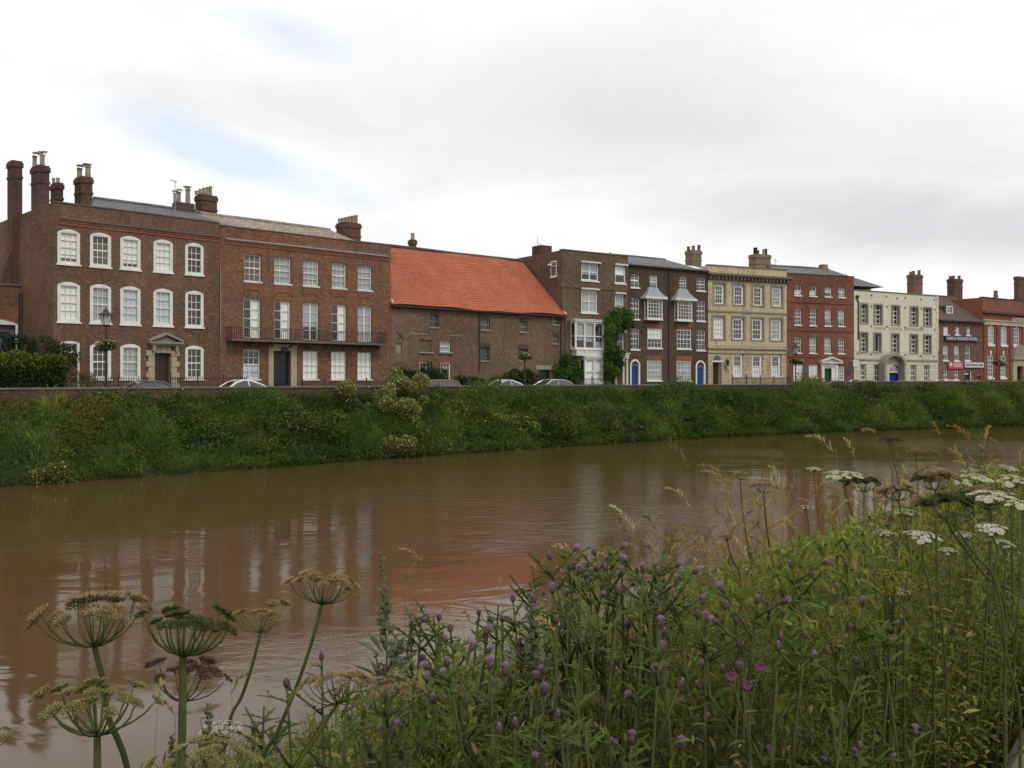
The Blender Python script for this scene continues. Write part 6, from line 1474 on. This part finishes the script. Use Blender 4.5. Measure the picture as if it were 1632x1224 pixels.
for k, (lab, px, py, D, w, kd, st_, sm) in enumerate(RH):
    hogweed(lab, px, py, D, w, kd, st_, tilt=(rnd.uniform(-.12,.12), (rnd.uniform(.08,.26) if kd.startswith('floret') else rnd.uniform(-.16,.02))), rays=22 if kd.startswith('floret') else 15, dome=.2 if kd.startswith('floret') else .25, cups=1.1, stemmat=sm, seed=k*13, dens=.9 if w < 50 else 1.5, plump=1.7)
# the other fork of the branching stalk
hogweed('hogweed on the long left fork of the branching stalk', 1520, 838, 1.72, 56, 'seedgreen', [(1535,858,0),(1560,890,0),(1583,920,0),(1600,1000,0)], rays=12, stemmat='stemdark', seed=5)

# ---- creeping thistles: one plant of each build, copied
def thistle_proto(seed, nb, heads_per, purple):
    q = random.Random(seed); t = bpy.data.objects.new('thistle', None); C.objects.link(t); H_ = 1.3
    main = [Vector((.014*math.sin(i*1.1+seed), .014*math.cos(i*1.3+seed), H_*.97*i/8)) for i in range(9)]
    b = MB(); b.tube(main, [.0045-.0003*i for i in range(9)], 6); tips = [(main[-1], Vector((0,0,1)))]
    for k in range(nb):
        i = 4+k % 4; i = 3+k % 4; s = main[i].lerp(main[min(i+1,8)], q.random()); a = q.uniform(0,6.28); ln = q.uniform(.16,.34)*(1.25-.08*i); up = q.uniform(.75,1.0)
        zt_ = min(H_, H_*q.uniform(.84,1.0)); e = Vector((s.x+math.cos(a)*ln*.38, s.y+math.sin(a)*ln*.38, max(zt_, s.z+.2))); m = s.lerp(e,.5)+Vector((math.cos(a)*.022, math.sin(a)*.022, -.01)); b.tube([s, m, e], [.0026,.0022,.0016], 5); tips.append((e, (e-m).normalized()))
        for j in range(q.randint(1,3)):
            a2 = q.uniform(0,6.28); f = m.lerp(e, q.uniform(.3,.85)); e2 = f+Vector((math.cos(a2)*.045, math.sin(a2)*.045, q.uniform(.03,.07))); e2.z = min(e2.z, H_); b.tube([f, e2], [.002,.0016], 4); tips.append((e2, (e2-f).normalized()))
    b.build('stem', M['stemdark'], t, smooth=True)
    lb = MB()
    def leaf(p, d, L, W, droop):
        d = d.normalized(); s = d.cross(Vector((0,0,1))).normalized(); up = s.cross(d); pts = []; K = 6
        for i in range(K+1):
            u = i/K; w = W*math.sin(math.pi*min(1,.12+.88*u))**.8*(1.0 if i % 2 else .45)*(1-.2*u); c = p+d*L*u+Vector((0,0,-droop*L*u*u)); pts.append((c-s*w+up*w*.5, c, c+s*w+up*w*.5))
        for i in range(K):
            a, b_ = pts[i], pts[i+1]; lb.quad(tuple(a[0]), tuple(a[1]), tuple(b_[1]), tuple(b_[0])); lb.quad(tuple(a[1]), tuple(a[2]), tuple(b_[2]), tuple(b_[1]))
    for k in range(30):
        u = .12+.78*k/30; i = int(u*8); p = main[i].lerp(main[i+1], u*8-i); a = k*2.4+q.uniform(-.3,.3); leaf(p, Vector((math.cos(a), math.sin(a), q.uniform(.2,.6))), .14*(1.12-u)*q.uniform(.7,1.2), .019*(1.25-u), q.uniform(.3,.8))
    for p, d in tips:
        for j in range(3):
            a = q.uniform(0,6.28); leaf(p-d*q.uniform(.01,.05), Vector((math.cos(a), math.sin(a), .6)), q.uniform(.03,.05), .006, .2)
    lb.build('leaves', M['thleaf'], t)
    for p, d in tips[:heads_per]:
        hb = MB(); r = q.uniform(.0034,.0049)
        hb.lathe([(r*.45,0),(r*.95,r*.7),(r*1.0,r*1.4),(r*.75,r*2.1),(r*.55,r*2.4)], (0,0,0), 8)
        for j in range(10):
            a = j*.63; z = r*(.5+.17*(j % 8)); hb.poly([(r*math.cos(a),r*math.sin(a),z), (r*1.18*math.cos(a+.12),r*1.18*math.sin(a+.12),z+r*.35), (r*math.cos(a+.3),r*math.sin(a+.3),z)])
        ho = hb.build('flower_head', M['bulb'], t, smooth=False); ho.location = p; ho.rotation_euler = d.to_track_quat('Z','Y').to_euler()
        open_ = q.random() < purple; tb = MB(); n = 46 if open_ else 12; R0 = r*(1.35 if open_ else .55)
        for j in range(n):
            g_ = math.sqrt((j+.5)/n); a = j*2.4; e = Vector((math.cos(a)*R0*g_, math.sin(a)*R0*g_, r*2.4+r*(1.5-.75*g_*g_ if open_ else .5))); s = Vector((math.cos(a)*r*.35*g_, math.sin(a)*r*.35*g_, r*2.1)); w = Vector((-math.sin(a), math.cos(a), 0))*r*.11
            tb.poly([tuple(s), tuple(e-w), tuple(e+Vector((0,0,r*.15))), tuple(e+w)])
        tb.build('petal_tuft', M['purple'], ho)
    return t
protos = [thistle_proto(s, nb, hp, pu) for s, nb, hp, pu in ((1,6,12,.45),(2,5,9,.2),(3,7,13,.6),(4,4,6,.3),(5,5,9,.35))]
TH = [(925,872,1.85,1,'brown budded thistle, tallest left of the lilac cluster'),(950,880,1.8,0,'thistle with lilac heads inside the tall cluster, left side'),(985,882,1.9,2,'heavily flowering thistle in the middle of the tall lilac cluster'),(1022,878,1.85,0,'lilac thistle topping the right half of the tall cluster'),(1042,895,1.7,1,'lilac thistle at the right end of the tall cluster'),(965,900,1.4,4,'lower lilac thistle in front of the tall cluster'),
 (868,908,1.7,2,'lilac thistle sloping left away from the tall cluster'),(900,915,1.8,0,'lilac thistle between the sloping one and the tall cluster'),(887,944,1.35,3,'small thistle low before the sloping lilac ones'),
 (650,960,1.75,3,'slender lilac thistle right of the grey green spire'),(684,985,1.9,1,'thin budding thistle right beside the slender lilac one'),(745,945,1.8,1,'brown budded thistle standing alone over pale water'),(775,955,1.85,3,'budding thistle next to the lone brown one'),(800,950,1.75,4,'thistle with dark buds before the tall mugwort'),(790,1024,1.3,2,'thistle with a low tight bunch of lilac heads'),(820,1026,1.3,2,'thistle crowding the right of the low lilac bunch'),
 (1125,922,1.45,0,'lilac thistle left in the pair before the straw grass'),(1150,924,1.42,2,'lilac thistle right in the pair before the straw grass'),(1178,952,1.35,3,'small lilac thistle low right of the straw grass pair'),(1340,906,1.6,0,'purple thistle beneath the ragged white hogweed'),(1355,964,1.5,3,'small purple thistle below the purple one'),(1280,976,1.4,3,'single headed thistle amid straw grass'),(1322,1004,1.42,3,'small thistle among dark leaves right of centre'),(1415,1012,1.55,3,'small lilac thistle below the yellow flowers'),
 (545,1050,1.4,4,'lilac thistle behind the wide leaning hogweed'),(402,1122,1.5,3,'lilac thistle bud low beside the small white hogweed'),(845,1066,1.25,3,'faded thistle low left of the dark leaves'),(895,1096,1.25,3,'pale thistle in the dark leaves at bottom centre'),(1395,838,2.9,4,'dull lilac thistle behind the white hogweeds'),(1430,765,3.8,4,'far lilac thistle beside the water')]
used = set()
for px, py, D, v, lab in TH:
    p = at(px, py, D); s = N2.x*p.x + N2.y*p.y; gz = float(near_z(max(s, .5))); h = p.z-gz
    t = protos[v] if v not in used else copy_tree(protos[v]); used.add(v)
    t.location = (p.x, p.y, gz-.02); k = (h+.02)/1.3; t.scale = (max(k,.75),)*2+(k,); t.rotation_euler = (0,0,rnd.uniform(0,6.28)); tag(t, lab, 'thistle', 'thistles on the near bank')
for px, py in ((1190,1091),):                                # vivid pink flowers low in the weeds
    p = at(px, py, 1.3); t = thing('pink_flower', 'small magenta flower spray low in the green weeds', 'flower', p)
    b = MB(); b.tube([(0,0,-.5),(.01,.0,-.2),(0,0,0)], .002, 5); b.tube([(0.0,0,-.06),(.018,0,.026)], .0015, 4); b.tube([(0,0,-.06),(-.022,0,.012)], .0015, 4); b.build('stem', M['stemdark'], t); b = MB()
    for c in ((0,0,0),(.018,0,.026),(-.022,0,.012)):
        for j in range(7): a = j*.9; b.poly([c, (c[0]+.006*math.cos(a-.35),c[1]-.004,c[2]+.006*math.sin(a-.35)), (c[0]+.009*math.cos(a),c[1]-.002,c[2]+.008*math.sin(a)), (c[0]+.006*math.cos(a+.35),c[1]-.004,c[2]+.006*math.sin(a+.35))])
    b.build('petals', M['magenta'], t)
# ---- mugwort spires
def mugwort(label, px, py, D, hvis, lean=0.0, w=1.0, seed=0):
    q = random.Random(seed); top = at(px, py, D); s = N2.x*top.x+N2.y*top.y; gz = float(near_z(max(s,.5))); h = top.z-gz; t = thing('mugwort', label, 'mugwort', (top.x-lean, top.y, gz-.02), 0, 'mugwort spires on the near bank')
    ax = lambda u: Vector((lean*u+.012*math.sin(u*9), 0, (h+.02)*u)); b = MB(); b.tube([ax(i/10) for i in range(11)], [.005*(1.15-i/10) for i in range(11)], 6); fb, lb = MB(), MB()
    def spike(p0, d, L, n, r):
        for j in range(n):
            u = j/n; c = p0+d*L*u; a = j*2.4+q.uniform(-.5,.5); k = r*(1.1-.75*u)*q.uniform(.55,1.45)
            if q.random() < .22: continue
            o = Vector((math.cos(a)*k, math.sin(a)*k, k*.4)); octa(fb, c+o, k*.55, k*1.05, (o+d*k).normalized())
            if j % 2 == 0: octa(fb, c+o*.4, k*.5, k*.9, d)
    v0 = 1-hvis/h; spike(ax(v0), (ax(1)-ax(v0)).normalized(), (ax(1)-ax(v0)).length, 64, .0085*w)
    for k in range(16):
        u = v0-.02-k*.028; a = k*2.4; p0 = ax(u); d = Vector((math.cos(a)*.45, math.sin(a)*.45, .9)).normalized(); L = .06+.010*k; L = min(L,.17); b.tube([p0, p0+d*L], [.0022,.0012], 4); spike(p0+d*L*.25, d, L*.85, 26, .008*w)
    for k in range(70):
        u = .15+.75*k/70; a = k*2.4+q.uniform(-.3,.3); p0 = ax(u); d = Vector((math.cos(a), math.sin(a), .8)).normalized(); L = q.uniform(.05,.09); sd_ = d.cross(Vector((0,0,1))).normalized()
        for f in (-.5, 0, .5):
            dd = (d+sd_*f).normalized(); wv = sd_*.006; m = p0+dd*L*.6; lb.poly([tuple(p0+dd*L*.15), tuple(m-wv), tuple(p0+dd*L+Vector((0,0,-.01))), tuple(m+wv)])
    b.build('stem', M['stembrown'], t, smooth=True); fb.build('flower_spike', M['mug'], t); lb.build('leaves', M['mug'], t)
mugwort('tall grey green mugwort spire rising alone over the water', 602, 878, 1.5, .16, -.03, 1.0, 1)
mugwort('grey green mugwort spire left of the tall lilac cluster', 840, 925, 1.7, .16, .02, 1.3, 2)
mugwort('small mugwort sprig left of the thick hogweed stalk base', 268, 1172, 1.4, .07, .0, .8, 3)
mugwort('small mugwort sprig by the small white hogweed', 326, 1122, 1.5, .08, .0, .8, 4)
mugwort('distant dark mugwort spire against the far water', 1562, 690, 4.2, .3, .03, 1.7, 5)
mugwort('distant leaning mugwort spire left of the dark one', 1538, 715, 4.4, .26, -.04, 1.5, 6)
# yellow flowers on the right
p = at(1420, 928, 1.75); t = thing('yellow_wildflower', 'small yellow wildflower clump by a white hogweed', 'flower', p); b = MB(); fl = MB()
for i in range(14):
    e = Vector((rnd.uniform(-.035,.035), rnd.uniform(-.03,.03), rnd.uniform(-.02,.03))); b.tube([(0,0,-.5),(e.x*.4,e.y*.4,-.12),tuple(e)], [.003,.002,.001], 4)
    for j in range(9): octa(fl, e+Vector((rnd.uniform(-.01,.01), rnd.uniform(-.01,.01), rnd.uniform(-.006,.008))), .002, .0022)
b.build('stem', M['stemdark'], t); fl.build('flower_cluster', M['tansy'], t)
# ================================================================= sky, sun, camera
def make_world():
    w = bpy.data.worlds.new('World'); bpy.context.scene.world = w; w.use_nodes = True; nt = w.node_tree; nt.nodes.clear(); g = N(nt)
    out = nt.nodes.new('ShaderNodeOutputWorld')
    sky = g('TexSky', sky_type='NISHITA', sun_disc=False, sun_elevation=R(48), sun_rotation=R(140), air_density=1.0, dust_density=1.5)
    tc = g('TexCoord').outputs['Generated']; sp = g('SeparateXYZ', {0: tc}); x, y, z = sp.outputs
    zz = g.math('ADD', g.math('MAXIMUM', z, 0.0), .16)
    pv = g('CombineXYZ', {0: g.math('DIVIDE', x, zz), 1: g.math('DIVIDE', y, zz), 2: 0.0}).outputs[0]
    n1 = g.noise(pv, .55, 6, .55, .35); n2 = g.noise(g('VectorMath', {0: pv, 1: (5.3, 2.1, 0)}, operation='ADD').outputs[0], 1.3, 7, .6, .5); n3 = g.noise(pv, .9, 6, .6, 1.0)
    # cloud brightness: white fields and soft grey undersides
    a = g.math('DIVIDE', x, g.math('MAXIMUM', y, .05)); e = g.math('DIVIDE', z, g.math('MAXIMUM', y, .05))
    def blob(a0, e0, ra, re, rot=0.0, wob=.5, n=n2):
        da = g.math('SUBTRACT', a, a0); de = g.math('SUBTRACT', e, e0); c, s = math.cos(rot), math.sin(rot)
        u = g.math('ADD', g.math('MULTIPLY', da, c/ra), g.math('MULTIPLY', de, s/ra)); v = g.math('ADD', g.math('MULTIPLY', da, -s/re), g.math('MULTIPLY', de, c/re))
        r = g.math('SQRT', g.math('ADD', g.math('MULTIPLY', u, u), g.math('MULTIPLY', v, v)))
        r = g.math('ADD', r, g.math('MULTIPLY', g.math('SUBTRACT', n, .5), wob*2.6)); return g.math('SUBTRACT', 1.0, r, clamp=True)
    grey = g.math('ADD', g.math('MULTIPLY', blob(.22,.27,.55,.13,-.12,.45,n1), .9), g.math('ADD', g.math('MULTIPLY', blob(.42,.165,.5,.05,-.05,.4), .8), g.math('MULTIPLY', blob(-.42,.32,.26,.06,-.2,.4), .5)))
    grey = g.math('ADD', grey, g.math('MULTIPLY', g.ramp(n1, [(.48, 0.0), (.72, 1.0)]), .35), clamp=True)
    soft = g.ramp(n2, [(.3, 0.0), (.7, 1.0)])
    bright = g.mix(soft, (.94,.945,.96), (1.09,1.09,1.09)); dull = g.mix(soft, (.72,.725,.745), (.83,.833,.85))
    cloud = g.mix(grey, bright, dull)
    blue = g.math('ADD', blob(-.31,.245,.17,.034,-.28,.75,n3), g.math('MULTIPLY', blob(-.245,.375,.1,.03,-.35,.7,n2), .6), clamp=True)
    bluem = g.ramp(blue, [(.04, 0.0), (.75, .52)])
    b1 = g('Background', {'Color': cloud, 'Strength': 1.0}); b2 = g('Background', {'Color': g.mix(.75, sky.outputs[0], (6.2,8.6,11.4)), 'Strength': .1})
    mx = g('MixShader', {0: bluem, 1: b1.outputs[0], 2: b2.outputs[0]}); nt.links.new(mx.outputs[0], out.inputs[0])
make_world()
sd = bpy.data.lights.new('sun', 'SUN'); sd.energy = 1.1; sd.angle = R(14); sd.color = (1, .96, .9)
so = bpy.data.objects.new('sun', sd); C.objects.link(so)
dirv = Vector((math.sin(R(140))*math.cos(R(48)), math.cos(R(140))*math.cos(R(48)), math.sin(R(48))))   # towards the sun: behind and right of the camera
so.rotation_euler = dirv.to_track_quat('Z', 'Y').to_euler(); so.location = dirv*60
cd = bpy.data.cameras.new('camera'); cam = bpy.data.objects.new('camera', cd); C.objects.link(cam)
cam.location = (0, 0, EYE); cam.rotation_euler = (R(90), 0, 0)
cd.sensor_width = 36; cd.lens = 36*F/1632; cd.shift_y = -(612-CY)/1632; cd.clip_start = .05; cd.clip_end = 3000
sc = bpy.context.scene; sc.camera = cam
sc.view_settings.view_transform = 'Standard'; sc.view_settings.look = 'None'; sc.view_settings.exposure = 0.0; sc.view_settings.gamma = 1.0
sc.cycles.max_bounces = 6; sc.cycles.diffuse_bounces = 3; sc.cycles.glossy_bounces = 3; sc.cycles.transparent_max_bounces = 8; sc.cycles.transmission_bounces = 2
sc.cycles.caustics_reflective = False; sc.cycles.caustics_refractive = False
